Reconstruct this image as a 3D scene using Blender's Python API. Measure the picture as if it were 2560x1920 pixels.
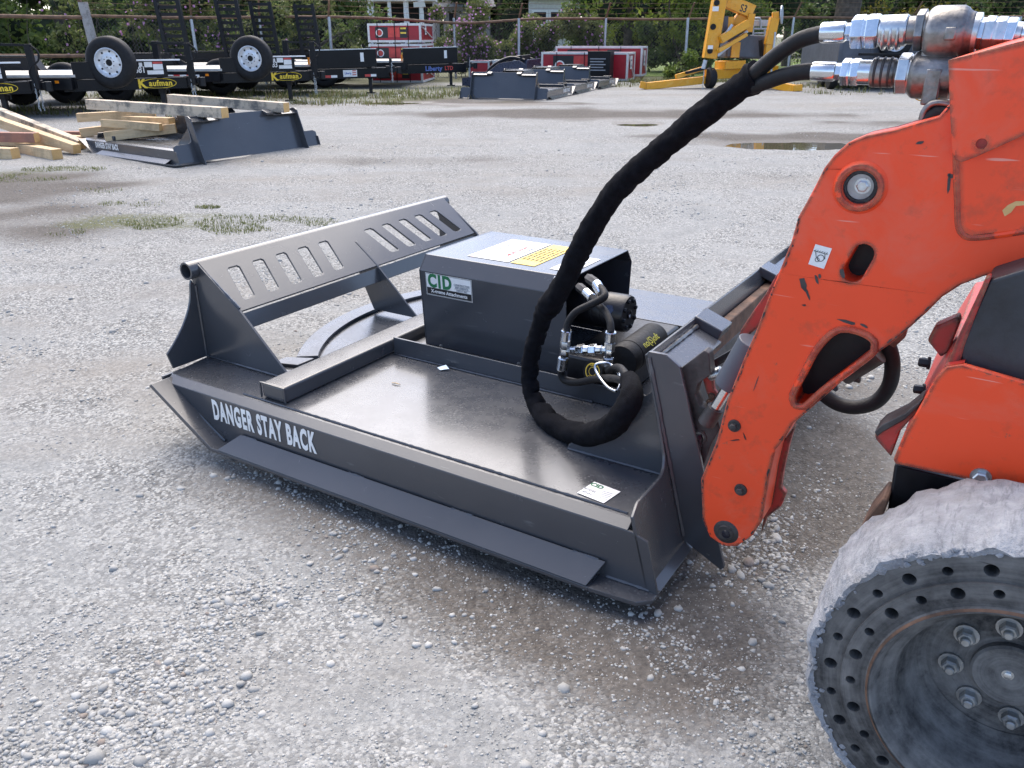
import bpy, bmesh, math, random
import numpy as np
from math import pi, sin, cos, radians, hypot, atan2, sqrt
from mathutils import Vector, Matrix, noise as mnoise
from mathutils.geometry import tessellate_polygon

for _o in list(bpy.data.objects): bpy.data.objects.remove(_o)
scene = bpy.context.scene
COL = scene.collection

# ------------------------------------------------------------------ camera
PITCH, ROLL, EYE = 0.405, -0.003, 1.26
_fw = Vector((0, cos(PITCH), -sin(PITCH))); _rt = Vector((1, 0, 0)); _up = _rt.cross(_fw)
_r = _rt*cos(ROLL) + _up*sin(ROLL); _u = _up*cos(ROLL) - _rt*sin(ROLL)
camd = bpy.data.cameras.new('camera'); cam = bpy.data.objects.new('camera', camd); COL.objects.link(cam)
mw = Matrix.Identity(4)
for i in range(3):
    mw[i][0], mw[i][1], mw[i][2] = _r[i], _u[i], -_fw[i]
mw[2][3] = EYE
cam.matrix_world = mw
camd.sensor_fit = 'HORIZONTAL'; camd.sensor_width = 36; camd.lens = 36*2030/2560
camd.clip_start = 0.05; camd.clip_end = 2000
scene.camera = cam

# ------------------------------------------------------------------ sky and sun
SUN_EL, SUN_AZ = radians(57), radians(-14)      # azimuth from +Y towards +X
world = bpy.data.worlds.new('World'); scene.world = world; world.use_nodes = True
_nt = world.node_tree; _nt.nodes.clear()
_sky = _nt.nodes.new('ShaderNodeTexSky'); _sky.sky_type = 'NISHITA'; _sky.sun_disc = False
_sky.sun_elevation = SUN_EL; _sky.sun_rotation = SUN_AZ
_sky.air_density = 0.6; _sky.dust_density = 2.0; _sky.ozone_density = 0.0; _sky.altitude = 200
_bg = _nt.nodes.new('ShaderNodeBackground'); _bg.inputs[1].default_value = 0.15
_wo = _nt.nodes.new('ShaderNodeOutputWorld')
_nt.links.new(_sky.outputs[0], _bg.inputs[0]); _nt.links.new(_bg.outputs[0], _wo.inputs[0])
sund = bpy.data.lights.new('sun', 'SUN'); sun = bpy.data.objects.new('sun', sund); COL.objects.link(sun)
sund.energy = 1.4; sund.angle = radians(68); sund.color = (1.0, 0.92, 0.80)
_sd = Vector((sin(SUN_AZ)*cos(SUN_EL), cos(SUN_AZ)*cos(SUN_EL), sin(SUN_EL)))
sun.rotation_euler = _sd.to_track_quat('Z', 'Y').to_euler()
sun.location = (0, 0, 30)
scene.view_settings.view_transform = 'Standard'; scene.view_settings.look = 'None'
scene.view_settings.exposure = 1.7; scene.view_settings.gamma = 1.0; scene.view_settings.use_curve_mapping = False
scene.render.engine = 'CYCLES'
scene.cycles.max_bounces = 6; scene.cycles.diffuse_bounces = 3; scene.cycles.glossy_bounces = 3; scene.cycles.transmission_bounces = 2

# ------------------------------------------------------------------ materials
class NT:
    def __init__(s, name):
        s.m = bpy.data.materials.new(name); s.m.use_nodes = True
        s.t = s.m.node_tree; s.b = s.t.nodes['Principled BSDF']; s._co = None
    def n(s, typ, **kw):
        x = s.t.nodes.new(typ)
        for k, v in kw.items(): setattr(x, k, v)
        return x
    def l(s, a, b): s.t.links.new(a, b)
    def co(s):
        if s._co is None: s._co = s.n('ShaderNodeTexCoord').outputs['Object']
        return s._co
    def noise(s, scale, detail=4, rough=.55, vec=None, dist=0):
        x = s.n('ShaderNodeTexNoise'); x.inputs['Scale'].default_value = scale; x.inputs['Detail'].default_value = detail
        x.inputs['Roughness'].default_value = rough; x.inputs['Distortion'].default_value = dist
        s.l(vec if vec is not None else s.co(), x.inputs['Vector']); return x.outputs['Fac']
    def vor(s, scale, feature='F1', out='Distance', vec=None):
        x = s.n('ShaderNodeTexVoronoi'); x.feature = feature; x.inputs['Scale'].default_value = scale
        s.l(vec if vec is not None else s.co(), x.inputs['Vector']); return x.outputs[out]
    def ramp(s, fac, a, b, lo=0., hi=1.):
        x = s.n('ShaderNodeMapRange'); x.inputs[1].default_value = a; x.inputs[2].default_value = b
        x.inputs[3].default_value = lo; x.inputs[4].default_value = hi; s.l(fac, x.inputs[0]); return x.outputs[0]
    def mix(s, fac, a, b, mode='MIX'):
        x = s.n('ShaderNodeMix'); x.data_type = 'RGBA'; x.blend_type = mode
        for sock, v in ((x.inputs[0], fac), (x.inputs[6], a), (x.inputs[7], b)):
            if isinstance(v, (int, float)): sock.default_value = v
            elif isinstance(v, tuple): sock.default_value = (*v[:3], 1)
            else: s.l(v, sock)
        return x.outputs[2]
    def math(s, op, a, b=0.):
        x = s.n('ShaderNodeMath'); x.operation = op
        for sock, v in ((x.inputs[0], a), (x.inputs[1], b)):
            if isinstance(v, (int, float)): sock.default_value = v
            else: s.l(v, sock)
        return x.outputs[0]
    def bump(s, h, strength, dist=.01):
        x = s.n('ShaderNodeBump'); x.inputs['Strength'].default_value = strength; x.inputs['Distance'].default_value = dist
        s.l(h, x.inputs['Height']); s.l(x.outputs[0], s.b.inputs['Normal'])
    def set(s, **kw):
        for k, v in kw.items():
            i = s.b.inputs[k]
            if isinstance(v, tuple): i.default_value = (*v[:3], 1)
            elif isinstance(v, (int, float)): i.default_value = v
            else: s.l(v, i)

MATS = {}
def flat(name, col, rough=.5, metal=0., var=.12, scale=9., bump=0., bscale=60., rvar=.08, coat=0., spec=.5):
    """plain procedural paint, metal, rubber ... with noise in colour, gloss and relief"""
    m = NT(name)
    n1 = m.noise(scale, 5); n2 = m.noise(scale*4.3, 3)
    f = m.math('ADD', m.math('MULTIPLY', n1, .7), m.math('MULTIPLY', n2, .3))
    dark = tuple(c*(1-var*1.6) for c in col); lite = tuple(min(1, c*(1+var*1.6)) for c in col)
    m.set(**{'Base Color': m.mix(m.ramp(f, .3, .7), dark, lite), 'Metallic': metal,
             'Roughness': m.ramp(n2, .3, .7, max(.03, rough-rvar), min(1, rough+rvar)), 'Specular IOR Level': spec})
    if coat: m.set(**{'Coat Weight': coat, 'Coat Roughness': .12})
    if bump: m.bump(m.noise(bscale, 4), bump, .004)
    MATS[name] = m.m
    return m.m

def charcoal():
    m = NT('charcoal_paint')
    big = m.noise(2.1, 5, .6); mid = m.noise(14, 5, .62); fine = m.noise(95, 3, .6)
    spots = m.ramp(m.vor(75), .14, .30, 1, 0)
    up = m.n('ShaderNodeSeparateXYZ'); g = m.n('ShaderNodeNewGeometry'); m.l(g.outputs['Normal'], up.inputs[0])
    upm = m.ramp(up.outputs[2], .86, .99)
    dust = m.math('MULTIPLY', upm, m.math('ADD', m.math('MULTIPLY', m.ramp(mid, .30, .85), m.ramp(big, .30, .75, .15, .7)), m.math('MULTIPLY', spots, m.ramp(big, .42, .60, .35, .9))))
    base = m.mix(m.ramp(big, .3, .7), (.046, .048, .053), (.059, .061, .067))
    c = m.mix(m.math('MULTIPLY', dust, .17), base, (.24, .25, .265))
    scr = m.n('ShaderNodeMapping'); scr.inputs['Scale'].default_value = (3, 60, 14); scr.inputs['Rotation'].default_value = (0, .3, .5)
    m.l(m.co(), scr.inputs['Vector'])
    s1 = m.ramp(m.noise(3, 3, .5, scr.outputs[0]), .70, .78)
    c = m.mix(m.math('MULTIPLY', s1, .25), c, (.25, .25, .26))
    m.set(**{'Base Color': c, 'Roughness': m.math('ADD', m.ramp(mid, .3, .75, .21, .29), m.math('MULTIPLY', dust, .22)),
             'Specular IOR Level': .5, 'Coat Weight': .35, 'Coat Roughness': .15})
    m.bump(m.math('ADD', m.math('MULTIPLY', fine, .25), big), .10, .006)
    MATS['charcoal'] = m.m
charcoal()

def worn_paint(key, col, chip, fade):
    m = NT(key+'_worn_paint')
    big = m.noise(3.2, 5, .6); mid = m.noise(17, 6, .65); fine = m.noise(70, 4, .65)
    c = m.mix(m.ramp(big, .35, .75), tuple(x*.93 for x in col), col)
    c = m.mix(m.math('MULTIPLY', m.ramp(m.noise(4.5, 6, .7, dist=.6), .52, .74), .6), c, fade)
    # long thin scratches
    for rot, k in (((.2, .4, .9), 1.), ((.8, -.6, .3), .8), ((-.5, 1.1, .2), .9)):
        mp = m.n('ShaderNodeMapping'); mp.inputs['Scale'].default_value = (2.2, 75, 40); mp.inputs['Rotation'].default_value = rot
        m.l(m.co(), mp.inputs['Vector'])
        c = m.mix(m.math('MULTIPLY', m.ramp(m.noise(2.4, 2, .5, mp.outputs[0]), .735, .77), .55*k), c, (.75, .45, .36))
    # chips along real edges and a few in the field
    bv = m.n('ShaderNodeBevel'); bv.samples = 4; bv.inputs[0].default_value = .014
    g = m.n('ShaderNodeNewGeometry')
    d = m.n('ShaderNodeVectorMath'); d.operation = 'DOT_PRODUCT'; m.l(bv.outputs[0], d.inputs[0]); m.l(g.outputs['Normal'], d.inputs[1])
    edge = m.ramp(d.outputs['Value'], .965, .9995, 1, 0)
    chipm = m.ramp(m.math('ADD', m.math('MULTIPLY', edge, .30), m.math('MULTIPLY', mid, .80)), .625, .66)
    field = m.ramp(m.math('ADD', m.math('MULTIPLY', m.vor(13), -.50), fine), .54, .58)
    chips = m.math('MAXIMUM', chipm, m.math('MULTIPLY', field, .45))
    c = m.mix(chips, c, m.mix(m.ramp(fine, .4, .6), chip, (.16, .10, .055)))
    c = m.mix(m.math('MULTIPLY', m.ramp(mid, .56, .72), .30), c, (.12, .060, .035))
    m.set(**{'Base Color': c, 'Roughness': m.math('ADD', m.ramp(big, .3, .7, .34, .46), m.math('MULTIPLY', chips, .35))})
    m.bump(m.math('SUBTRACT', m.math('MULTIPLY', fine, .12), chips), .25, .003)
    MATS[key] = m.m
worn_paint('orange', (.88, .068, .012), (.035, .028, .024), (.72, .15, .09))
worn_paint('yellow', (.80, .36, .012), (.20, .12, .03), (.75, .48, .12))
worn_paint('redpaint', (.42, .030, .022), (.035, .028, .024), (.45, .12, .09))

flat('black_paint', (.0055, .006, .008), .36, 0, .25, 7, .06, spec=.22)
flat('black_steel', (.010, .010, .012), .45, 0, .3, 12, .15, spec=.3)
flat('black_rubber', (.010, .010, .011), .62, 0, .3, 20, .25, 160, spec=.3)
flat('old_rubber', (.028, .028, .029), .72, 0, .45, 16, .4, 90)
flat('tyre_black', (.014, .014, .015), .70, 0, .3, 18, .25, spec=.3)
flat('chrome', (.62, .64, .66), .20, 1., .06, 30, .04, 90)
flat('zinc', (.52, .54, .55), .34, 1., .16, 24, .12, 120)
flat('worn_steel', (.20, .19, .18), .40, .9, .45, 20, .3, 70)
flat('dark_iron', (.055, .050, .048), .55, .35, .5, 14, .4, 60)
flat('rust_iron', (.12, .065, .04), .75, .1, .5, 20, .5, 60)
flat('grease', (.006, .008, .016), .16, 0, .4, 40, .5, 80)
flat('cast_motor', (.007, .007, .009), .38, 0, .3, 20, .15, 90)
flat('white_paint', (.80, .80, .79), .45, 0, .05, 14)
flat('decal_white', (.78, .77, .74), .35, 0, .06, 9)
flat('decal_black', (.012, .012, .014), .4, 0, .1)
flat('decal_green', (.012, .15, .055), .4, 0, .1)
flat('decal_red', (.55, .05, .04), .4, 0, .15)
flat('decal_pink', (.75, .25, .22), .4, 0, .15)
flat('decal_yellow', (.75, .52, .06), .4, 0, .1)
flat('decal_grey', (.25, .27, .30), .4, 0, .1)
flat('decal_blue', (.10, .16, .42), .4, 0, .1)
flat('logo_gold', (.80, .56, .03), .45, 0, .12)
flat('olive_print', (.38, .36, .03), .5, 0, .1)
flat('rim_silver', (.66, .68, .70), .35, .35, .1, 20)
flat('galvanised', (.42, .45, .47), .48, .7, .15, 12, .1)
flat('amber', (.75, .22, .01), .25, 0, .1)
flat('red_reflector', (.55, .015, .02), .3, 0, .1)
flat('crate_red', (.33, .010, .022), .42, 0, .14, 3, .05)
flat('crate_tape', (.62, .62, .60), .5, 0, .1, 8)
flat('navy_paint', (.016, .024, .060), .3, 0, .2, 6)
flat('slate_paint', (.075, .085, .105), .5, 0, .15, 4)
flat('rusty_rail', (.17, .10, .062), .75, .1, .35, 8, .3)
flat('paper', (.70, .80, .88), .6, 0, .05)
flat('shroud_plastic', (.026, .027, .031), .5, 0, .4, 9, .2)
flat('dull_zinc', (.34, .345, .34), .5, .8, .25, 24, .25, 90)
flat('sleeve_cloth', (.0050, .0052, .0072), .95, 0, .4, 50, .5, 380, spec=.12)
flat('mesh_wire', (.10, .105, .11), .6, .3, .2, 6, spec=.2)

def wood(key, c1, c2, stain, amt):
    m = NT(key)
    mp = m.n('ShaderNodeMapping'); mp.inputs['Scale'].default_value = (1.2, 22, 22); m.l(m.co(), mp.inputs['Vector'])
    grain = m.noise(3, 6, .6, mp.outputs[0], 1.2)
    c = m.mix(m.ramp(grain, .3, .7), c1, c2)
    blot = m.noise(7, 7, .72)
    c = m.mix(m.math('MULTIPLY', m.ramp(blot, .48, .62), amt), c, stain)
    m.set(**{'Base Color': c, 'Roughness': .8})
    m.bump(grain, .3, .004); MATS[key] = m.m
wood('fresh_timber', (.55, .38, .20), (.66, .50, .30), (.16, .12, .08), .35)
wood('mould_timber', (.50, .40, .28), (.58, .49, .37), (.10, .10, .095), .85)
wood('red_timber', (.30, .13, .09), (.36, .18, .12), (.16, .11, .09), .5)
wood('end_grain', (.60, .36, .13), (.66, .42, .18), (.45, .25, .08), .4)
wood('deck_board', (.55, .51, .44), (.66, .62, .55), (.34, .30, .25), .4)
wood('grey_wood', (.30, .28, .26), (.42, .40, .38), (.12, .11, .10), .6)

# ------------------------------------------------------------------ mesh builder
class MB:
    def __init__(s): s.v = []; s.f = []
    def add(s, vs, fs):
        o = len(s.v); s.v.extend([tuple(p) for p in vs]); s.f.extend([tuple(i+o for i in f) for f in fs]); return s
    def box(s, x0, x1, y0, y1, z0, z1):
        return s.add([(x0,y0,z0),(x1,y0,z0),(x1,y1,z0),(x0,y1,z0),(x0,y0,z1),(x1,y0,z1),(x1,y1,z1),(x0,y1,z1)],
                     [(3,2,1,0),(4,5,6,7),(0,1,5,4),(1,2,6,5),(2,3,7,6),(3,0,4,7)])
    def bar(s, p0, p1, w, h, up=(0,0,1)):
        """rectangular bar from p0 to p1, w across, h along up"""
        p0 = Vector(p0); p1 = Vector(p1); d = (p1-p0).normalized(); up = Vector(up)
        r = d.cross(up)
        if r.length < 1e-4: r = d.cross(Vector((1,0,0)))
        r.normalize(); u = r.cross(d)
        c = [(-1,-1),(1,-1),(1,1),(-1,1)]
        vs = [p0+r*a*w/2+u*b*h/2 for a,b in c]+[p1+r*a*w/2+u*b*h/2 for a,b in c]
        return s.add(vs, [(0,1,2,3),(7,6,5,4),(1,0,4,5),(2,1,5,6),(3,2,6,7),(0,3,7,4)])
    def plate(s, poly, O, U, V, t, holes=()):
        """polygon in the U,V plane through O, extruded t along U x V"""
        O = Vector(O); U = Vector(U); V = Vector(V); N = U.cross(V).normalized()
        loops = [[Vector((a, b, 0)) for a, b in poly]]+[[Vector((a, b, 0)) for a, b in h] for h in holes]
        tris = tessellate_polygon(loops) if holes or len(poly) > 4 else [tuple(range(len(poly)))]
        flatp = [p for L in loops for p in L]; n = len(flatp)
        if not holes and len(poly) <= 4: pass
        a = sum(flatp[i].x*flatp[(i+1) % len(poly)].y-flatp[(i+1) % len(poly)].x*flatp[i].y for i in range(len(poly)))
        w = lambda p, k: O+U*p.x+V*p.y+N*k
        vs = [w(p, 0) for p in flatp]+[w(p, t) for p in flatp]; fs = []
        for tr in tris:
            tr = list(tr)
            ar = sum(flatp[tr[i]].x*flatp[tr[(i+1) % len(tr)]].y-flatp[tr[(i+1) % len(tr)]].x*flatp[tr[i]].y for i in range(len(tr)))
            if ar < 0: tr.reverse()
            fs.append(tuple(reversed(tr))); fs.append(tuple(i+n for i in tr))
        o = 0
        for k, L in enumerate(loops):
            m = len(L)
            ar = sum(L[i].x*L[(i+1) % m].y-L[(i+1) % m].x*L[i].y for i in range(m))
            ccw = (ar > 0) == (k == 0)
            for i in range(m):
                j = (i+1) % m; q = (o+i, o+j, o+j+n, o+i+n)
                fs.append(q if ccw else tuple(reversed(q)))
            o += m
        return s.add(vs, fs)
    def py(s, poly, y0, y1, holes=()):      # polygon of (x,z) between y0 and y1
        return s.plate(poly, (0, y1, 0), (1,0,0), (0,0,1), y1-y0, holes)
    def pz(s, poly, z0, z1, holes=()):      # polygon of (x,y)
        return s.plate(poly, (0, 0, z0), (1,0,0), (0,1,0), z1-z0, holes)
    def px(s, poly, x0, x1, holes=()):      # polygon of (y,z)
        return s.plate(poly, (x0, 0, 0), (0,1,0), (0,0,1), x1-x0, holes)
    def cyl(s, p0, p1, r0, r1=None, n=20, cap=True):
        return s.tube([p0, p1], [r0, r0 if r1 is None else r1], n, cap)
    def tube(s, path, r, n=10, cap=True, wob=None):
        P = [Vector(p) for p in path]; m = len(P)
        R = r if isinstance(r, (list, tuple)) else [r]*m
        T = [(P[min(i+1, m-1)]-P[max(i-1, 0)]).normalized() for i in range(m)]
        a = T[0].cross(Vector((0,0,1)))
        if a.length < .1: a = T[0].cross(Vector((1,0,0)))
        a.normalize(); vs = []; fs = []
        for i in range(m):
            a = (a-T[i]*a.dot(T[i])).normalized(); b = T[i].cross(a)
            for k in range(n):
                th = 2*pi*k/n; rr = R[i]*(wob(i, k) if wob else 1)
                vs.append(P[i]+a*cos(th)*rr+b*sin(th)*rr)
        for i in range(m-1):
            for k in range(n):
                k2 = (k+1) % n; fs.append((i*n+k, i*n+k2, (i+1)*n+k2, (i+1)*n+k))
        if cap: fs.append(tuple(reversed(range(n)))); fs.append(tuple((m-1)*n+k for k in range(n)))
        return s.add(vs, fs)
    def lathe(s, prof, o, ax, n=32, cap=False, ph=0.):
        """prof = [(r, h)], turned about the axis ax through o"""
        o = Vector(o); ax = Vector(ax).normalized(); a = ax.cross(Vector((0,0,1)))
        if a.length < .1: a = ax.cross(Vector((1,0,0)))
        a.normalize(); b = ax.cross(a); vs = []; fs = []; m = len(prof)
        for r, h in prof:
            for k in range(n):
                th = 2*pi*k/n+ph; vs.append(o+ax*h+a*cos(th)*r+b*sin(th)*r)
        for i in range(m-1):
            for k in range(n):
                k2 = (k+1) % n; fs.append((i*n+k, i*n+k2, (i+1)*n+k2, (i+1)*n+k))
        if cap: fs.append(tuple(reversed(range(n)))); fs.append(tuple((m-1)*n+k for k in range(n)))
        return s.add(vs, fs)
    def hexn(s, o, ax, r, h, washer=True):
        if washer: s.lathe([(0, 0), (r*1.35, 0), (r*1.35, h*.22), (0, h*.22)], o, ax, 16)
        s.lathe([(0, 0), (r, 0), (r, h*.85), (r*.8, h), (0, h)], o, ax, 6)
        return s
    def build(s, name, mat, parent=None, bevel=0., smooth=38, seg=2):
        me = bpy.data.meshes.new(name); me.from_pydata(s.v, [], s.f); me.update()
        me.materials.append(MATS[mat] if isinstance(mat, str) else mat)
        if smooth:
            me.polygons.foreach_set('use_smooth', [True]*len(me.polygons)); me.set_sharp_from_angle(angle=radians(smooth))
        o = bpy.data.objects.new(name, me); COL.objects.link(o)
        if parent: o.parent = parent
        if bevel:
            b = o.modifiers.new('bevel', 'BEVEL'); b.width = bevel; b.segments = seg; b.limit_method = 'ANGLE'; b.angle_limit = radians(35)
            b.use_clamp_overlap = True
        return o

def tag(o, label=None, cat=None, group=None, kind=None):
    for k, v in (('label', label), ('category', cat), ('group', group), ('kind', kind)):
        if v: o[k] = v
    return o
def empty(name, loc=(0,0,0), rz=0., parent=None):
    o = bpy.data.objects.new(name, None); COL.objects.link(o); o.location = loc; o.rotation_euler = (0,0,rz); o.empty_display_size = .1
    if parent: o.parent = parent
    return o
def copy_tree(o, parent=None):
    c = o.copy(); COL.objects.link(c); c.parent = parent
    for ch in list(o.children): copy_tree(ch, c)
    return c

def text_mesh(body, size, bold=0., xs=1., extrude=.0004, align='CENTER', width=0., space=1.):
    cu = bpy.data.curves.new('letters', 'FONT'); cu.body = body; cu.size = size; cu.extrude = extrude
    cu.offset = bold*size; cu.align_x = align; cu.align_y = 'CENTER'; cu.resolution_u = 3; cu.space_character = space
    ob = bpy.data.objects.new('letters', cu); me = bpy.data.meshes.new_from_object(ob)
    bpy.data.objects.remove(ob); bpy.data.curves.remove(cu)
    if width:
        ex = [v.co.x for v in me.vertices]; xs = width/(max(ex)-min(ex)); mid = (max(ex)+min(ex))/2
        for v in me.vertices: v.co.x -= mid
    for v in me.vertices: v.co.x *= xs
    return me
def lettering(name, body, mat, parent, O, U, V, size, bold=0., xs=1., extrude=.0004, align='CENTER', width=0., space=1.):
    """flat letters centred at O, reading along U with their tops towards V"""
    me = text_mesh(body, size, bold, xs, extrude, align, width, space); me.materials.append(MATS[mat])
    o = bpy.data.objects.new(name, me); COL.objects.link(o); o.parent = parent
    U = Vector(U).normalized(); V = Vector(V); V = (V-U*V.dot(U)).normalized(); N = U.cross(V)
    m = Matrix.Identity(4)
    for i in range(3): m[i][0], m[i][1], m[i][2], m[i][3] = U[i], V[i], N[i], O[i]
    o.matrix_local = m
    return o
def smooth_path(P, k=6):
    """Catmull-Rom through points (any dimension)"""
    P = [Vector(p) if len(p) <= 4 else p for p in P]; out = []
    for i in range(len(P)-1):
        p0 = P[max(i-1,0)]; p1 = P[i]; p2 = P[i+1]; p3 = P[min(i+2,len(P)-1)]
        for j in range(k):
            t = j/k
            out.append(.5*((2*p1)+(p2-p0)*t+(2*p0-5*p1+4*p2-p3)*t*t+(3*p1-p0-3*p2+p3)*t**3))
    out.append(P[-1]); return out
def circ(cx, cy, r, n=20, ph=0., sx=1., sy=1.): return [(cx+cos(2*pi*i/n+ph)*r*sx, cy+sin(2*pi*i/n+ph)*r*sy) for i in range(n)]

# ------------------------------------------------------------------ ground
def sstep(a, b, x):
    t = min(1, max(0, (x-a)/(b-a))); return t*t*(3-2*t)
PUDDLES = [((3.3525,9.9008), .95, .40), ((-2.1201,16.3539), .62, .42), ((1.8451,12.1607), .34, .28)]
def blob(x, y, cx, cy, rx, ry): return max(0., 1-hypot((x-cx)/rx, (y-cy)/ry))
def gbase(y): return -.05+.15*sstep(4.2, 11, y)
def gz(x, y):
    z = gbase(y)
    r = hypot(x, y)
    if r < 60:
        z += .014*mnoise.noise((x*.7, y*.7, 3.1))+.007*mnoise.noise((x*2.3, y*2.3, 7.7))
        if r < 14: z += .0045*mnoise.noise((x*7.1, y*7.1, 1.3))+.0025*mnoise.noise((x*17, y*17, 5.3))
    for (c, rx, ry) in PUDDLES:
        d = hypot((x-c[0])/rx, (y-c[1])/ry)
        if d < 1.5: z -= .035*(1-sstep(.55, 1.5, d))
    # soil thrown up beside the loader's wheel and the cutter's shoe
    z += .022*sstep(0, 1, blob(x, y, 1.0, 2.55, .6, .5))*(.5+mnoise.noise((x*9, y*9, 2)))
    return z
def axis(lo, hi, n0, n1, step, grow, far0, far1):
    a = list(np.arange(n0, n1+1e-6, step)); s = step; x = n1
    while x < hi: s *= grow; x += s; a.append(x)
    s = step; x = n0; b = []
    while x > lo: s *= grow; x -= s; b.append(x)
    return list(reversed(b))+a
def ground_sheet():
    xs = axis(-420, 420, -3.2, 3.2, .055, 1.075, 0, 0); ys = axis(-60, 520, .8, 6.4, .055, 1.055, 0, 0)
    nx, ny = len(xs), len(ys)
    vs = [(x, y, gz(x, y)) for y in ys for x in xs]
    fs = [(j*nx+i, j*nx+i+1, (j+1)*nx+i+1, (j+1)*nx+i) for j in range(ny-1) for i in range(nx-1)]
    me = bpy.data.meshes.new('gravel_yard'); me.from_pydata(vs, [], fs); me.update()
    me.polygons.foreach_set('use_smooth', [True]*len(fs))
    dirt_shade = me.attributes.new('dirt_shade', 'FLOAT', 'POINT'); green = me.attributes.new('green', 'FLOAT', 'POINT'); wet = me.attributes.new('wet', 'FLOAT', 'POINT')
    D = []; G = []; Wt = []
    for x, y, z in vs:
        n = mnoise.noise((x*.45, y*.9, 9.)); n2 = mnoise.noise((x*1.4, y*2.2, 4.))
        # scuffed soil plus painted shade along the cutter's near shoe, between arm and wheel
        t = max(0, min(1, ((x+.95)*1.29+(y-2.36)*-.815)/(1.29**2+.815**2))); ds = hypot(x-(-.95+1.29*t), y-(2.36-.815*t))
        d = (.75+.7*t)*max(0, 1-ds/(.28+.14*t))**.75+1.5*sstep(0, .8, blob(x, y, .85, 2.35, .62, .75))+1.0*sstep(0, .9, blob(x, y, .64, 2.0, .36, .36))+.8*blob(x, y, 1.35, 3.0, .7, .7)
        d += 1.4*blob(x, y, -5.0, 7.2, 2.4, 1.5)+.9*blob(x, y, -3.6, 5.9, 1.7, .8)+.7*blob(x, y, -1.4, 8.7, 1.5, .5)
        d += 1.5*blob(x, y, 0.4, 13.8, 3.2, 1.3)+1.5*blob(x, y, 3.4, 10.4, 2.3, .9)+1.3*blob(x, y, 3.0, 13.5, 3.5, .9)+1.2*blob(x, y, -1.3, 17, 2.2, 1.8)
        d += 1.5*blob(x, y, .2, 15.9, 2.5, .7)+.9*blob(x, y, 6, 12, 3, 1)
        d += .28*sstep(.05, .5, n2)*sstep(5, 8, y)
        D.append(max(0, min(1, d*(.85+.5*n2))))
        g = sstep(15.0, 17.5, y+.8*n2)*(.55+.6*n) if x < 0 else sstep(18.5, 21, y+1.2*n2)*(.45+.5*n)
        g += sstep(23.2, 24.2, y)
        g += .85*sstep(.05, .7, blob(x, y, -2.7, 6.15, 1.5, .45))*(.75+n2)+.6*blob(x, y, -4.9, 8.1, 1.3, .5)+.5*blob(x, y, -1.6, 15.2, 1.4, .6)+.5*blob(x, y, 3.5, 16.6, 2, .6)
        G.append(max(0, min(1, g)))
        w = 0.
        for (c, rx, ry) in PUDDLES: w = max(w, 1-sstep(.7, 1.55, hypot((x-c[0])/rx, (y-c[1])/ry)))
        w = max(w, .8*sstep(.1, .6, blob(x, y, -.2, 15.8, 2.4, .8)), .6*sstep(.1, .6, blob(x, y, 1.7, 12.9, 1.6, .5)))
        Wt.append(w)
    dirt_shade.data.foreach_set('value', D); green.data.foreach_set('value', G); wet.data.foreach_set('value', Wt)
    m = NT('gravel_ground')
    def at(n):
        a = m.n('ShaderNodeAttribute'); a.attribute_name = n; return a.outputs['Fac']
    big = m.noise(.55, 3, .6); mid = m.noise(2.3, 5, .66); fin = m.noise(34, 4, .72)
    def vnode(sc):
        v = m.n('ShaderNodeTexVoronoi'); v.inputs['Scale'].default_value = sc; m.l(wc, v.inputs['Vector'])
        b = m.n('ShaderNodeRGBToBW'); m.l(v.outputs['Color'], b.inputs[0]); return v.outputs['Distance'], b.outputs[0]
    wv = m.n('ShaderNodeTexNoise'); wv.inputs['Scale'].default_value = 30; wv.inputs['Detail'].default_value = 2; m.l(m.co(), wv.inputs['Vector'])
    va = m.n('ShaderNodeVectorMath'); va.operation = 'MULTIPLY_ADD'; va.inputs[1].default_value = (.014, .014, .014); m.l(wv.outputs['Color'], va.inputs[0]); m.l(m.co(), va.inputs[2]); wc = va.outputs[0]
    st1, bw = vnode(105)
    trk = m.n('ShaderNodeMapping'); trk.inputs['Rotation'].default_value = (0, 0, .35); trk.inputs['Scale'].default_value = (.22, 1., 1.); m.l(m.co(), trk.inputs['Vector'])
    dust = m.mix(m.ramp(mid, .34, .66), (.213, .217, .212), (.318, .322, .315))
    dust = m.mix(m.ramp(m.noise(.9, 4, .62, trk.outputs[0]), .48, .64, 0, .75), dust, (.215, .196, .170)); dust = m.mix(m.ramp(big, .54, .70, 0, .5), dust, (.17, .165, .16))
    gravel = m.mix(m.ramp(bw, .25, .75), (.105, .105, .102), (.43, .428, .405))
    gravel = m.mix(m.ramp(st1, .42, .80, 0, .5), gravel, (.10, .097, .092))
    gm = m.ramp(m.math('ADD', m.math('MULTIPLY', mid, .75), m.math('MULTIPLY', big, .35)), .47, .60)
    c = m.mix(m.ramp(gm, 0, 1, .20, .78), dust, gravel)
    c = m.mix(m.ramp(fin, .56, .74, 0, .38), c, (.45, .448, .425)); c = m.mix(m.ramp(fin, .27, .42, .42, 0), c, (.10, .098, .092))
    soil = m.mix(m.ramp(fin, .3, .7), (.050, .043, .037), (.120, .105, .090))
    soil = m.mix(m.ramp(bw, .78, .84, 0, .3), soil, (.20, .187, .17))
    dm = m.ramp(m.math('ADD', at('dirt_shade'), m.math('MULTIPLY', m.math('SUBTRACT', fin, .5), .9)), .22, .75, 0, .88)
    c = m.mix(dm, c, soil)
    gr = m.mix(m.ramp(fin, .3, .7), (.050, .062, .020), (.13, .13, .055))
    ggm = m.ramp(m.math('ADD', at('green'), m.math('MULTIPLY', m.math('SUBTRACT', fin, .5), 1.5)), .40, .75, 0, .8)
    c = m.mix(ggm, c, gr)
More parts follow.
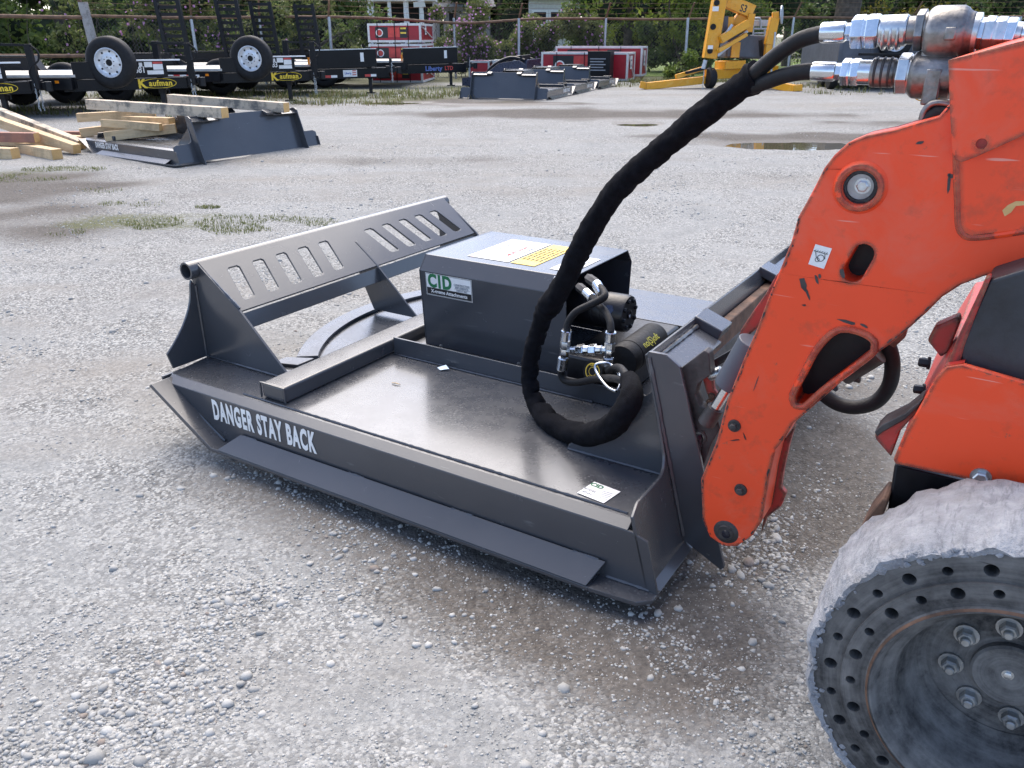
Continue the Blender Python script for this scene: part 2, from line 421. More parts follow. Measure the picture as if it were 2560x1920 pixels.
    wm = m.ramp(m.math('ADD', at('wet'), m.math('MULTIPLY', m.math('SUBTRACT', mid, .5), .5)), .3, .7)
    c = m.mix(m.math('MULTIPLY', wm, .7), c, (.075, .064, .052))
    m.set(**{'Base Color': c, 'Roughness': m.ramp(wm, 0, 1, .95, .45), 'Specular IOR Level': .2})
    h = m.math('ADD', m.math('MULTIPLY', m.math('MULTIPLY', m.math('SUBTRACT', 1., st1), gm), .7), m.math('MULTIPLY', fin, 1.2))
    m.bump(h, .8, .010)
    me.materials.append(m.m)
    o = bpy.data.objects.new('gravel_yard', me); COL.objects.link(o); tag(o, kind='structure')
ground_sheet()

def puddles():
    m = NT('puddle_water'); n = m.noise(9, 3)
    m.set(**{'Base Color': (.085, .075, .05), 'Roughness': .03, 'IOR': 1.33, 'Specular IOR Level': .6}); m.bump(n, .03, .01)
    MATS['water'] = m.m
    for c, rx, ry in PUDDLES:
        b = MB(); n = 40; zz = gbase(c[1])-.0235
        b.add([(c[0]+cos(2*pi*i/n)*rx*1.5, c[1]+sin(2*pi*i/n)*ry*1.5, zz) for i in range(n)], [tuple(range(n))])
        tag(b.build('puddle', 'water', None, smooth=0), kind='structure')
puddles()

def stones():
    rng = np.random.default_rng(7)
    ico = bmesh.new(); bmesh.ops.create_icosphere(ico, subdivisions=1, radius=1.)
    bv = np.array([v.co[:] for v in ico.verts]); bf = np.array([[v.index for v in f.verts] for f in ico.faces]); ico.free()
    P = []; R = []
    tries = 0
    while len(P) < 92000 and tries < 600000:
        tries += 1
        ang = 3.0+rng.random()**1.25*48
        d = 1.31/math.tan(radians(ang)) if ang > 6.5 else 0
        if d <= 0 or d > 11.5: continue
        a = radians((rng.random()-.5)*86); x = d*math.tan(a)*1.02; y = d
        k = mnoise.noise((x*1.1, y*1.1, 20.))+.7*mnoise.noise((x*3.6, y*3.6, 31.))
        if rng.random() > .17+1.5*max(0, k+.02)**1.3: continue
        r = .0011+(.0034+.0042*min(1, max(0, k)*2))*rng.random()**4.0+(.0035+.010*rng.random()**2 if rng.random() < .006+.022*max(0, k) else 0)
        r *= (1+.05*d)
        P.append((x, y, gz(x, y)+r*.02)); R.append(r)
    # a few loose lumps under and beside the cutter and the loader
    for i in range(420):
        cx, cy, sx, sy = [(.9, 2.35, .35, .35), (-.1, 1.80, .45, .16), (-.8, 2.2, .35, .15), (.6, 1.8, .35, .3)][rng.integers(4)]
        x = cx+rng.normal()*sx; y = cy+rng.normal()*sy
        if y < 1: continue
        r = .0025+.010*rng.random()**4; P.append((x, y, gz(x, y)+r*.15)); R.append(r)
    P = np.array(P); R = np.array(R); n = len(P)
    q = rng.normal(size=(n, 4)); q /= np.linalg.norm(q, axis=1)[:, None]
    w, x, y, z = q.T
    rot = np.stack([1-2*(y*y+z*z), 2*(x*y-z*w), 2*(x*z+y*w), 2*(x*y+z*w), 1-2*(x*x+z*z), 2*(y*z-x*w), 2*(x*z-y*w), 2*(y*z+x*w), 1-2*(x*x+y*y)], 1).reshape(n, 3, 3)
    sc = rng.uniform(.62, 1.25, (n, 1, 3)); jit = rng.uniform(.68, 1.26, (n, len(bv), 1))
    V = np.einsum('nij,nkj->nki', rot, bv[None]*sc*jit)*R[:, None, None]
    V[:, :, 2] *= .66; V += P[:, None, :]
    F = (bf[None]+(np.arange(n)*len(bv))[:, None, None]).reshape(-1, 3)
    me = bpy.data.meshes.new('loose_stones'); me.vertices.add(n*len(bv)); me.vertices.foreach_set('co', V.reshape(-1).astype('f'))
    nf = len(F); me.loops.add(nf*3); me.loops.foreach_set('vertex_index', F.reshape(-1).astype('i'))
    me.polygons.add(nf); me.polygons.foreach_set('loop_start', np.arange(nf, dtype='i')*3); me.polygons.foreach_set('loop_total', np.full(nf, 3, 'i'))
    me.update(); me.validate()
    m = NT('limestone'); g = m.n('ShaderNodeNewGeometry'); ri = g.outputs['Random Per Island']
    c = m.mix(m.ramp(ri, 0, 1), (.26, .26, .248), (.43, .43, .41)); c = m.mix(m.ramp(ri, .985, .99), c, (.22, .18, .15))
    c = m.mix(m.math('MULTIPLY', m.ramp(m.noise(160, 4), .35, .7), .4), c, (.31, .30, .285))
    m.set(**{'Base Color': c, 'Roughness': .92, 'Specular IOR Level': .25}); m.bump(m.noise(260, 4), .3, .003)
    me.materials.append(m.m)
    o = bpy.data.objects.new('loose_stones', me); COL.objects.link(o)
    tag(o, 'pale limestone pebbles strewn loose over the gravel yard', 'gravel', kind='stuff')
stones()

# ------------------------------------------------------------------ brush cutter (x from front to rear, y from near to far side)
CUT_AT, CUT_RZ = (-1.1539, 2.5533, 0.), -.5614
RC = (.936, .925)                              # centre of the blade housing
def mirror(y): return 1.85-y
def bead(path, r, seed=0):
    """a rippled weld bead"""
    b = MB(); P = []
    for p, q in zip(path[:-1], path[1:]):
        p = Vector(p); q = Vector(q); n = max(2, int((q-p).length/.012))
        P += [p.lerp(q, i/n) for i in range(n)]
    P.append(Vector(path[-1]))
    rnd = random.Random(seed); R = [r*(.75+.5*rnd.random()) for _ in P]
    return b.tube(P, R, 5)
def make_cutter(push_bar=True, hardware=True, detail=True):
    root = empty('brush_cutter', CUT_AT, CUT_RZ)
    pnt = 'charcoal'
    # deck with the round front of the blade housing
    a0 = math.asin((.925-.358)/.908)
    arc = lambda r, n=26: [(RC[0]-r*cos(a), RC[1]-r*sin(a)) for a in np.linspace(a0, -a0, n)]
    outl = [(-.055, .03), (-.085, .21), (-.072, .245), (.19, .262), (.19, .33)]+arc(.908)+[(.19, 1.52), (.19, 1.588), (-.072, 1.605), (-.085, 1.64), (-.055, 1.82), (1.685, 1.82), (1.685, .03)]
    MB().pz(outl, .176, .185).build('deck', pnt, root, .002)
    # housing skirt below the deck
    sk = MB(); ar = arc(.9)
    for p, q in zip(ar[:-1], ar[1:]): sk.bar((*p, .10), (*q, .10), .008, .15)
    sk.build('housing_skirt', pnt, root)
    ro = arc(.915, 30); ri = arc(.838, 30)
    MB().pz(ro+list(reversed(ri)), .187, .198).build('housing_ring', pnt, root, .002)
    for s in (0, 1):
        f = (lambda y: y) if s == 0 else mirror
        MB().pz([(.185, f(.268)), (.19, f(.335)), (.285, f(.380)), (.283, f(.300))][::(1 if s == 0 else -1)], .1865, .197).build('corner_pad', pnt, root, .002)
        # long side: face, bevelled top edge, shoe, rub rail
        side = [(-.045, .166), (.222, .012), (1.778, .012), (1.742, .152), (1.700, .166)]
        MB().py(side, min(f(0), f(.009)), max(f(0), f(.009))).build('side_plate', pnt, root, .0015)
        MB().px([(f(0), .1665), (f(.009), .160), (f(.040), .176), (f(.031), .1855)][::(1 if s == 0 else -1)], -.05, 1.69).build('edge_bevel', pnt, root, .002)
        sh = [(-.052, .172), (-.040, .182), (.228, .013), (1.62, .013), (1.62, .001), (.214, .001)]
        MB().py(sh, min(f(-.062), f(.02)), max(f(-.062), f(.02))).build('skid_shoe', pnt, root, .002)
        tp = [(1.62, f(-.062)), (1.745, f(-.052)), (1.774, f(-.026)), (1.778, f(.02)), (1.62, f(.02))]
        MB().pz(tp if s == 0 else tp[::-1], .001, .013).build('shoe_heel', pnt, root, .002)
        rr = MB(); d = Vector((0, f(-.003)-f(-.060), .056-.010)); L = d.length; d.normalize()
        U = Vector((1, 0, 0)); poly = [(.262, 0), (1.615, 0), (1.640, L), (.318, L)]
        rr.plate(poly, (0, f(-.060), .012), U, d, .007 if s == 0 else -.007)
        rr.build('rub_rail', pnt, root, .0015)
        if detail and s == 0:
            for x0, x1 in ((.33, .39), (.79, .85), (1.17, 1.24), (1.55, 1.62)):
                bead([(x0, -.006, .060), (x1, -.006, .060)], .0045, int(x0*99)).build('weld_bead', pnt, root)
            bead([(1.64, .0, .016), (1.755, .002, .016)], .005, 3).build('weld_bead', pnt, root)
            bead([(-.04, .003, .168), (.23, -.004, .016)], .005, 4).build('weld_bead', pnt, root)
            bead([(.30, .042, .187), (1.67, .042, .187)], .0035, 5).build('weld_bead', pnt, root)
        # gussets of the push bar
        if push_bar:
            g0, g1 = min(f(.205), f(.215)), max(f(.205), f(.215))
            MB().py([(-.088, .187), (-.086, .44), (-.105, .485), (-.056, .534), (.128, .398), (.335, .200), (.33, .187)], g0, g1).build('push_bar_gusset', pnt, root, .0015)
            ck = [(f(.205), .187), (f(.204), .455), (f(.190), .478)]
            for t in np.linspace(0, 1, 9): ck.append((f(.182-.135*t**1.9), .46-.215*t))
            ck += [(f(.062), .187)]
            MB().px(ck if s == 1 else ck[::-1], -.090, -.082).build('cheek_plate', pnt, root, .0015)
            if detail and s == 0:
                bead([(-.080, .203, .455), (-.080, .203, .192)], .005, 8).build('weld_bead', pnt, root)
                bead([(-.084, .203, .190), (.32, .203, .190)], .0045, 9).build('weld_bead', pnt, root)
                bead([(-.062, .212, .532), (.126, .212, .402)], .005, 11).build('weld_bead', pnt, root)
                bead([(-.10, .203, .192), (-.09, .075, .190)], .0045, 12).build('weld_bead', pnt, root)
    # end caps of the shoes' front: low front bumper between side and housing
    MB().px([(.0, .10), (.0, .184), (.24, .184), (.24, .13)], -.068, -.060).build('front_lip', pnt, root, .0015)
    MB().px([(1.61, .13), (1.61, .184), (1.85, .184), (1.85, .10)], -.068, -.060).build('front_lip', pnt, root, .0015)
    # cross tube
    ct = MB().box(.375, .478, .056, 1.794, .1865, .2405).build('cross_tube', pnt, root, .009, seg=3)
    if detail: bead([(.372, .055, .188), (.372, .055, .240), (.480, .055, .240), (.480, .055, .188)], .0035, 21).build('weld_bead', pnt, ct)
    # push bar: pipe and slotted plate
    if push_bar:
        pb = MB(); n = 24
        pb.lathe([(.0245, 0), (.031, 0), (.031, 1.503), (.0245, 1.503), (.0245, 0)], (-.079, .172, .513), (0, 1, 0), n)
        pb.build('push_pipe', pnt, root, 0)
        A = Vector((-.060, 0, .540)); B = Vector((.128, 0, .392)); dv = (B-A); Lp = dv.length; dv.normalize()
        slots = []
        for c0, c1 in [(.3215+i*.1123, .2845+i*.1133) for i in range(5)]+[(1.040+i*.1135, 1.081+i*.1150) for i in range(5)]:
            w, t0, t1, c = .0265, .056, .200, .008; mx = lambda t: c0+(c1-c0)*(t-t0)/(t1-t0)
            slots.append([(mx(t0)-w+c, t0), (mx(t0)+w-c, t0), (mx(t0+c)+w, t0+c), (mx(t1-c)+w, t1-c), (mx(t1)+w-c, t1), (mx(t1)-w+c, t1), (mx(t1-c)-w, t1-c), (mx(t0+c)-w, t0+c)])
        nv = Vector((0, 1, 0)).cross(-dv)
        MB().plate([(.212, 0), (1.642, 0), (1.642, Lp), (.212, Lp)], A, (0, 1, 0), dv, .008, slots).build('slotted_plate', pnt, root, .0015)
        e = Vector((.160, 0, .362))-B; le = e.length; e.normalize()
        MB().plate([(.216, 0), (1.638, 0), (1.638, le+.012), (.216, le+.012)], B-Vector((0, 0, .010)), (0, 1, 0), Vector((.35, 0, -1)).normalized(), .008).build('plate_flange', pnt, root, .0015)
        MB().py([(.095, .199), (-.030, .470), (.020, .480), (.130, .392), (.330, .199)], .921, .930).build('centre_gusset', pnt, root, .0015)
    # motor tray rails
    for y in (.586, 1.256):
        MB().box(.482, 1.655, y, y+.008, .186, .250).build('tray_rail', pnt, root, .0015)
    if detail:
        bead([(.484, .582, .188), (1.30, .582, .188)], .0035, 31).build('weld_bead', pnt, root)
    MB().box(.500, 1.160, .600, 1.245, .1865, .204).build('motor_base', pnt, root, .002)
    # motor cover
    prof = [(.690, .2055), (.6705, .493), (.711, .543), (1.140, .543), (1.180, .493), (1.160, .2055)]
    inn = [(y+(.004 if y < .9 else -.004), z-(.004 if z > .5 else (.002 if z > .4 else 0))) for y, z in prof]
    MB().px(prof+inn[::-1], .5545, 1.1474).build('motor_cover', pnt, root, .002)
    MB().px(prof, .5505, .5543).build('cover_end', pnt, root)
    if hardware:
        # interior backing so that the cover reads as a deep box
        for x, y in ((.655, .645), (.985, .645)):
            h = MB().hexn((x, y, .2045), (0, 0, 1), .0125, .014); h.lathe([(.006, .0), (.006, .03), (0, .03)], (x, y, .2045), (0, 0, 1), 10)
            h.build('bolt', 'zinc', root)
        MB().box(.535, .585, .592, .640, .2045, .2125).build('shim', 'worn_steel', root, .001)
        MB().box(1.155, 1.375, .660, 1.12, .1865, .300).build('gearbox', 'cast_motor', root, .012, seg=3)
        mo = MB(); ax = (1, 0, 0); c = (1.02, .85, .405)
        mo.lathe([(0, 0), (.062, 0), (.062, .15), (.064, .152), (.064, .162), (.062, .164), (.062, .192), (.0635, .194), (.0635, .262), (.060, .272), (0, .272)], c, ax, 48)
        mt = mo.build('hydraulic_motor', 'cast_motor', root, 0, 30)
        bt = MB()
        for k in range(8):
            a = 2*pi*k/8+.25; bt = MB().hexn((1.291, .85+.047*cos(a), .405+.047*sin(a)), ax, .0075, .008, False); bt.build('bolt', 'cast_motor', mt)
        MB().lathe([(.0, .0), (.016, 0), (.016, .003), (.011, .004), (.011, .001), (0, .001)], (1.292, .85, .405), ax, 18).build('port_plug', 'cast_motor', mt)
        MB().box(1.293, 1.2945, .845, .855, .392, .402).build('maker_mark', 'decal_white', mt)
        MB().lathe([(0, 0), (.017, 0), (.017, .004), (0, .004)], (1.245, .793, .428), (0, -.92, .38), 6).build('port_plug', 'navy_paint', mt)
        # relief valve body, lying across the tray
        vb = MB(); vb.lathe([(0, 0), (.050, .0), (.052, .004), (.052, .050), (.050, .053), (.050, .056), (.052, .058), (.052, .25), (.047, .262), (0, .262)], (1.383, .600, .337), (0, 1, 0), 40)
        vv = vb.build('oil_filter', 'black_rubber', root, 0, 30)
        O = Vector((1.418, .735, .337+.0395)); U = Vector((0, 1, 0)); V = Vector((-.74, 0, .67))
        lettering('maker_mark', 'no(S)oft', 'olive_print', vv, (1.4214, .735, .3720), U, V, .034, .008, 1.)
        cp = MB().lathe([(.012, -.09), (.030, -.09), (.030, -.012), (.036, -.010), (.036, 0), (0, 0)], (1.292, .590, .288), (-.15, -.95, .25), 30)
        cpo = cp.build('filler_cap', 'black_rubber', root, 0, 30)
        cax = Vector((-.15, -.95, .25)).normalized()
        MB().lathe([(.0235, .0008), (.0255, .0012), (.0275, .0008)], (1.292, .590, .288), cax, 30).build('yellow_ring', 'decal_yellow', cpo)
        MB().lathe([(.0125, .0008), (.0135, .0012), (.0145, .0008)], (1.292, .590, .288), cax, 24).build('yellow_ring', 'decal_yellow', cpo)
        cu = Vector((1, -.15, .0)).normalized(); cv = cax.cross(cu)
        p = Vector((1.292, .590, .288))+cax*.0012
        lettering('cap_lettering', 'OPEN', 'decal_yellow', cpo, p+cv*.019, cu, cv, .010, .02)
        lettering('cap_lettering', 'CLOSE', 'decal_yellow', cpo, p-cv*.019, cu, cv, .010, .02)
    # rear wall and mounting plate: plane leaning forward at the top
    Rw = lambda y, z, o=0: (1.607+.272*(.524-z)+o, y, z)
    T = Vector((-.272, 0, 1)).normalized(); k = Vector((-.272, 0, 1)).length
    def rear(poly, o, t, name, bev=.002, mat=pnt, holes=()):
        """polygon of (y, z) in the leaning rear plane, offset o, thickness t rearwards"""
        pl = [(y, (z-.0)*k) for y, z in poly]
        hs = [[(y, z*k) for y, z in h] for h in holes]
        return MB().plate(pl, Rw(0, 0, o), (0, 1, 0), T, t, hs).build(name, mat, root, bev)
    fil = [(.168+.058*sin(a), .226+.050*(1-cos(a))) for a in np.linspace(0, pi/2, 8)]
    body = [(.0, .012), (.0, .205), (.04, .226)]+fil+[(.238, .45), (.238, .525), (1.612, .525), (1.612, .45)]+[(1.85-y, z) for y, z in fil[::-1]]+[(1.81, .226), (1.85, .205), (1.85, .012)]
    rear(body, 0, .009, 'mounting_plate')
    MB().plate([(.012, 0), (1.838, 0), (1.838, .030), (.012, .030)], Rw(0, .022, .008), (0, 1, 0), Vector((.7, 0, -.5)).normalized(), .008).build('rear_shoe', pnt, root, .002)
    for s in (0, 1):
        f = (lambda y: y) if s == 0 else mirror
        y0, y1 = min(f(.238), f(.250)), max(f(.238), f(.250))
        x = lambda z, o: Rw(0, z, o)[0]
        fl = [(x(.522, .0), .522), (x(.535, .012), .535), (x(.535, .06), .535), (x(.51, .09), .51), (x(.30, .10), .30), (x(-.02, .112), -.02), (x(-.03, .10), -.03), (x(.03, .0), .03)]
        MB().py(fl, y0, y1).build('plate_flange', pnt, root, .002)
        # gusset from deck to plate
        gs = [(x(.45, -.001), .45), (x(.38, -.02), .42), (1.385, .20), (1.385, .1865), (x(.1865, -.001), .1865)]
        MB().py(gs, min(f(.262), f(.272)), max(f(.262), f(.272))).build('plate_gusset', pnt, root, .002)
        if detail and s == 0:
            bead([(x(.52, .012), .236, .52), (x(.04, .012), .236, .04)], .0055, 41).build('weld_bead', pnt, root)
            bead([(1.385, .262, .188), (1.675, .262, .188)], .0045, 42).build('weld_bead', pnt, root)
    # hooked lip along the plate's top
    a = Rw(0, .505, .009); dv = Vector((.93, 0, -.36)).normalized()
    for y0, y1 in ((.252, .565), (1.285, 1.598)):
        MB().plate([(y0, 0), (y1, 0), (y1, .085), (y0, .085)], a, (0, 1, 0), dv, .012).build('hook_lip', pnt, root, .002)
    for y0, y1 in ((.567, .660), (1.19, 1.283)):
        MB().plate([(y0, 0), (y1, 0), (y1, .088), (y0, .088)], (a[0]-.006, 0, a[2]+.030), (0, 1, 0), dv, .030).build('hook_tab', pnt, root, .003)
    if detail: bead([Rw(.26, .508, .014), Rw(.56, .508, .014)], .006, 45).build('weld_bead', 'worn_steel', root)
    # lettering on both long sides
    lettering('danger_lettering', 'DANGER STAY BACK', 'decal_white', root, (.423, -.0016, .117), (1, 0, .0), (0, 0, 1), .096, .042, 1., width=.470, space=1.2)
    lettering('danger_lettering', 'DANGER STAY BACK', 'decal_white', root, (.423, 1.8516, .117), (-1, 0, .0), (0, 0, 1), .096, .042, 1., width=.470, space=1.2)
    # maker's sticker on the cover
    nd = Vector((0, -.998, -.07)).normalized()
    def sticker(name, cx, cz, w, h, mat, o=.001):
        yy = .6705+(.493-cz)*(.0195/.2875)
        U = Vector((1, 0, 0)); V = Vector((0, -.0677, 1)).normalized(); O = Vector((cx, yy-o, cz))
        return MB().plate([(-w/2, -h/2), (w/2, -h/2), (w/2, h/2), (-w/2, h/2)], O, U, V, .0004).build(name, mat, root, 0, 0), O, U, V
    st, O, U, V = sticker('maker_sticker', .678, .447, .200, .082, 'decal_white')
    N = U.cross(V); quad = lambda q, m, nm, k: MB().plate([(q[0], q[2]), (q[1], q[2]), (q[1], q[3]), (q[0], q[3])], O+N*k, U, V, .0003).build(nm, m, st, 0, 0)
    quad((-.096, .096, -.037, -.012), 'decal_black', 'sticker_band', .0007)
    for q in ((-.0985, .0985, -.0395, -.0382), (-.0985, .0985, .0382, .0395), (-.0985, -.0972, -.0395, .0395), (.0972, .0985, -.0395, .0395)): quad(q, 'decal_black', 'sticker_border', .0007)
    lettering('sticker_lettering', 'CID', 'decal_green', st, O+U*-.038+V*.012+N*.0011, U, V, .066, .045, 1., width=.104, space=1.2)
    for i, w in enumerate(('CONSTRUCTION', 'IMPLEMENTS', 'DEPOT INC')):
        lettering('sticker_lettering', w, 'decal_grey', st, O+U*.057+V*(.014-.0105*i)+N*.0011, U, V, .0095, .015, 1., width=.066-.010*i)
        quad((.024, .092, .0085-.0105*i, .0092-.0105*i), 'decal_black', 'sticker_rule', .0007)
    lettering('sticker_lettering', 'X-treme Attachments', 'decal_white', st, O+V*-.0245+N*.0013, U, V, .0185, .018, 1., width=.158)
    if detail:
        def top(name, x0, x1, y0, y1, mat, z=.5442): return MB().box(x0, x1, y0, y1, z, z+.0005).build(name, mat, root, 0, 0)
        d1 = top('danger_decal', .700, .870, .760, 1.060, 'decal_white')
        MB().box(.704, .724, .764, 1.056, .5448, .5452).build('decal_band', 'decal_pink', d1, 0, 0)
        lettering('decal_lettering', 'DANGER', 'decal_white', d1, (.714, .90, .5455), (0, 1, 0), (-1, 0, 0), .020, .02, 1.3)
        lettering('decal_lettering', 'ROTATING BLADES', 'decal_grey', d1, (.745, .91, .5450), (0, 1, 0), (-1, 0, 0), .018, .01, 1.1)
        lettering('decal_lettering', 'STAY CLEAR', 'decal_grey', d1, (.775, .91, .5450), (0, 1, 0), (-1, 0, 0), .018, .01, 1.1)
        lettering('decal_lettering', 'MUST READ', 'decal_red', d1, (.820, .91, .5450), (0, 1, 0), (-1, 0, 0), .024, .02, 1.2)
        lettering('decal_lettering', 'OPERATOR MANUAL', 'decal_grey', d1, (.850, .91, .5450), (0, 1, 0), (-1, 0, 0), .018, .01, 1.)
        d2 = top('caution_decal', .880, .975, .760, 1.06, 'decal_yellow')
        for i in range(5): lettering('decal_lettering', 'KEEP HANDS AND FEET AWAY', 'decal_black', d2, (.893+i*.017, .91, .5450), (0, 1, 0), (-1, 0, 0), .012, .0, 1.1)
        d3 = top('instruction_decal', 1.035, 1.125, .760, .960, 'decal_white')
        for i in range(4): lettering('decal_lettering', 'READ BEFORE USE', 'decal_grey', d3, (1.05+i*.02, .86, .5450), (0, 1, 0), (-1, 0, 0), .012, .0, 1.1)
        U2 = Vector((1, 0, 0)); V2 = Vector((0, .0405, .05)).normalized()
        d4 = MB().plate([(-.028, -.026), (.028, -.026), (.028, .026), (-.028, .026)], Vector((1.112, .6905, .518))-Vector((0, .0012, -.001)), U2, V2, .0005).build('corner_decal', 'decal_white', root, 0, 0)
        # serial plate on the deck
        sp = MB().pz([(1.520, .062), (1.600, .052), (1.612, .125), (1.532, .135)], .1866, .1876).build('serial_plate', 'decal_white', root, 0, 0)
        lettering('plate_lettering', 'CID', 'decal_green', sp, (1.548, .118, .1879), (.99, -.12, 0), (.12, .99, 0), .022, .03, 1.)
        lettering('plate_lettering', 'MODEL', 'decal_grey', sp, (1.541, .090, .1879), (.99, -.12, 0), (.12, .99, 0), .012, .01, 1.)
        lettering('plate_lettering', 'SERIAL', 'decal_grey', sp, (1.541, .074, .1879), (.99, -.12, 0), (.12, .99, 0), .012, .01, 1.)
        for i in range(5): MB().box(1.572, 1.600, .070+i*.008, .072+i*.008, .1878, .1880).build('plate_print', 'decal_grey', sp, 0, 0)
    return root
cutter = make_cutter()
tag(cutter, 'charcoal brush cutter with slotted push bar, coupled to the orange loader', 'brush cutter', 'brush cutters in the yard')

# ------------------------------------------------------------------ skid steer loader (same axes as the cutter)
def make_loader():
    root = empty('skid_steer_loader', CUT_AT, CUT_RZ)
    WA = .10
    edge = [(1.8381,0.1925),(1.8242,0.2993),(1.8513,0.407),(1.8649,0.5105),(1.8915,0.6202),(1.9094,0.6829),(1.9268,0.7623),(1.9413,0.8162),(1.9575,0.8823),(1.9642,0.9316),(1.9767,0.9631),(1.9882,0.9939),(1.9996,1.0278),(2.0147,1.0538),(2.036,1.0774),(2.0638,1.0911),(2.106,1.1024),(2.146,1.118),(2.1765,1.1287),(2.1896,1.149),(2.3247,1.1981),(2.3672,1.0562),(2.4036,0.8927),(2.3582,0.8827),(2.3,0.8612),(2.268,0.8408),(2.2416,0.813),(2.2213,0.7792),(2.1949,0.7401),(2.1676,0.7029),(2.1293,0.6614),(2.0768,0.5848),(2.0363,0.5274),(2.0117,0.4929),(1.9983,0.4517),(1.983,0.422),(1.9773,0.3457),(1.9763,0.2872),(1.9751,0.2358),(1.9598,0.1924),(1.9275,0.1497),(1.8948,0.1379),(1.8598,0.1526)]
    pocket = [(2.0092,0.5376),(2.0029,0.5603),(2.0201,0.6162),(2.0322,0.657),(2.048,0.6907),(2.0678,0.7149),(2.0903,0.7225),(2.1201,0.7188),(2.1396,0.7083),(2.1434,0.6939),(2.1392,0.6787),(2.1038,0.6343),(2.0604,0.5819),(2.0341,0.5436),(2.0202,0.5365)]
    slot0 = [(2.094,0.8743),(2.081,0.8363)]; sr = .0195
    def obround(a, b, r, n=9):
        a = Vector(a); b = Vector(b); d = (b-a).normalized(); t = atan2(d.y, d.x)
        return [tuple(b+Vector((cos(t-pi/2+pi*i/n), sin(t-pi/2+pi*i/n)))*r) for i in range(n+1)]+[tuple(a+Vector((cos(t+pi/2+pi*i/n), sin(t+pi/2+pi*i/n)))*r) for i in range(n+1)]
    slot = obround(slot0[0], slot0[1], sr)
    pin = [(2.0688,0.998)][0]
    arm = MB().py(edge, WA, WA+.085, [pocket, slot, circ(pin[0], pin[1], .031, 28)]).build('loader_arm', 'orange', root, .004)
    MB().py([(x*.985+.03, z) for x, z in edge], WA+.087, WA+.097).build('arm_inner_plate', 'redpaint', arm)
    MB().py(pocket, WA+.075, WA+.083).build('pocket_back', 'black_steel', arm)
    MB().py(slot, WA+.06, WA+.066).build('slot_back', 'black_steel', arm)
    lip = smooth_path([(x, WA-.001, z) for x, z in pocket+pocket[:1]], 3)
    MB().tube(lip, .0075, 8, False).build('pocket_lip', 'orange', arm)
    # pivot boss and pin
    MB().lathe([(.032, .0), (.032, -.008), (.036, -.011), (.042, -.010), (.049, .0)], (pin[0], WA, pin[1]), (0, 1, 0), 40).build('pivot_boss', 'orange', arm)
    pn = MB().lathe([(0, 0), (.029, 0), (.029, .03)], (pin[0], WA+.010, pin[1]), (0, 1, 0), 32).build('pivot_pin', 'dull_zinc', arm)
    MB().hexn((pin[0]+.003, WA+.011, pin[1]+.002), (0, -1, 0), .011, .010).build('bolt', 'zinc', pn)
    MB().lathe([(.0235, -.0012), (.0245, -.0022), (.0308, -.0022), (.0312, .0), (.0312, .02)], (pin[0]-.001, WA+.010, pin[1]), (0, 1, 0), 32).build('pin_seal', 'grease', pn)
    # pressed step towards the arm's shoulder
    ridge = [(2.2066,1.1248),(2.2203,1.0499),(2.2335,0.9908),(2.2427,0.9491),(2.2522,0.933),(2.2673,0.9276),(2.2985,0.9342),(2.3443,0.948),(2.3776,0.9573)]
    MB().tube(smooth_path([(x, WA+.0005, z) for x, z in ridge], 4), .0062, 8).build('pressed_ridge', 'orange', arm)
    up = [(2.2096,1.1249),(2.2433,0.9492),(2.2529,0.936),(2.2678,0.9312),(2.377,0.96),(2.3313,1.1678)]
    MB().py(up, WA-.003, WA-.0005).build('raised_panel', 'orange', arm, .001)
    # paint knocked off along the arm's edges and in a few scars
    fl = MB(); rnd = random.Random(12); P2 = edge+edge[:1]
    def flake(x, z, dx, dz, a, b):
        n = rnd.randint(6, 9); L = hypot(dx, dz); dx /= L; dz /= L
        pts = []
        for k in range(n):
            t = 2*pi*k/n; ra = a*rnd.uniform(.55, 1.2)*cos(t); rb = b*rnd.uniform(.55, 1.2)*sin(t); pts.append((x+dx*ra-dz*rb, z+dz*ra+dx*rb))
        fl.py(pts, WA-.0012, WA-.0004)
    for (p, q) in zip(P2[:-1], P2[1:]):
        L = hypot(q[0]-p[0], q[1]-p[1]); d = ((q[0]-p[0])/L, (q[1]-p[1])/L)
        if p[0] > 2.25: continue
        for k in range(max(1, int(L/.011))):
            if rnd.random() < .55: continue
            t = rnd.random(); off = .0022+.0045*rnd.random()**2
            flake(p[0]+d[0]*L*t+d[1]*off, p[1]+d[1]*L*t-d[0]*off, d[0], d[1], rnd.uniform(.002, .009), rnd.uniform(.0008, .0022))
    for (x, z, dx, dz, a, b) in [(*[(1.9917,0.802)][0], .4, -1, .018, .006), (*[(2.0039,0.7814)][0], .5, -1, .014, .003), (*[(2.0167,0.8123)][0], .4, -1, .012, .004), (*[(2.0216,0.8212)][0], .1, -1, .006, .003), (*[(1.9994,0.7571)][0], 1, 0, .004, .003), (*[(2.0874,0.7362)][0], 1, -.15, .022, .004), (*[(2.1177,0.7342)][0], 1, -.4, .010, .003), (*[(2.2138,1.0204)][0], .1, -1, .022, .003), (*[(2.2157,1.031)][0], 1, 0, .008, .005), (*[(2.0622,0.8336)][0], .5, -1, .012, .006), (*[(2.1559,1.0839)][0], 1, .3, .008, .003), (*[(1.9238,0.5664)][0], .2, 1, .018, .0012), (*[(1.9138,0.4359)][0], .5, -1, .010, .0015), (*[(1.8934,0.4224)][0], .8, .3, .012, .0018)]: flake(x, z, dx, dz, a, b)
    o = fl.build('bare_chips', 'dark_iron', arm, 0, 0); o['kind'] = 'stuff'
    # lower pin
    lp = [(1.8974,0.1793)][0]
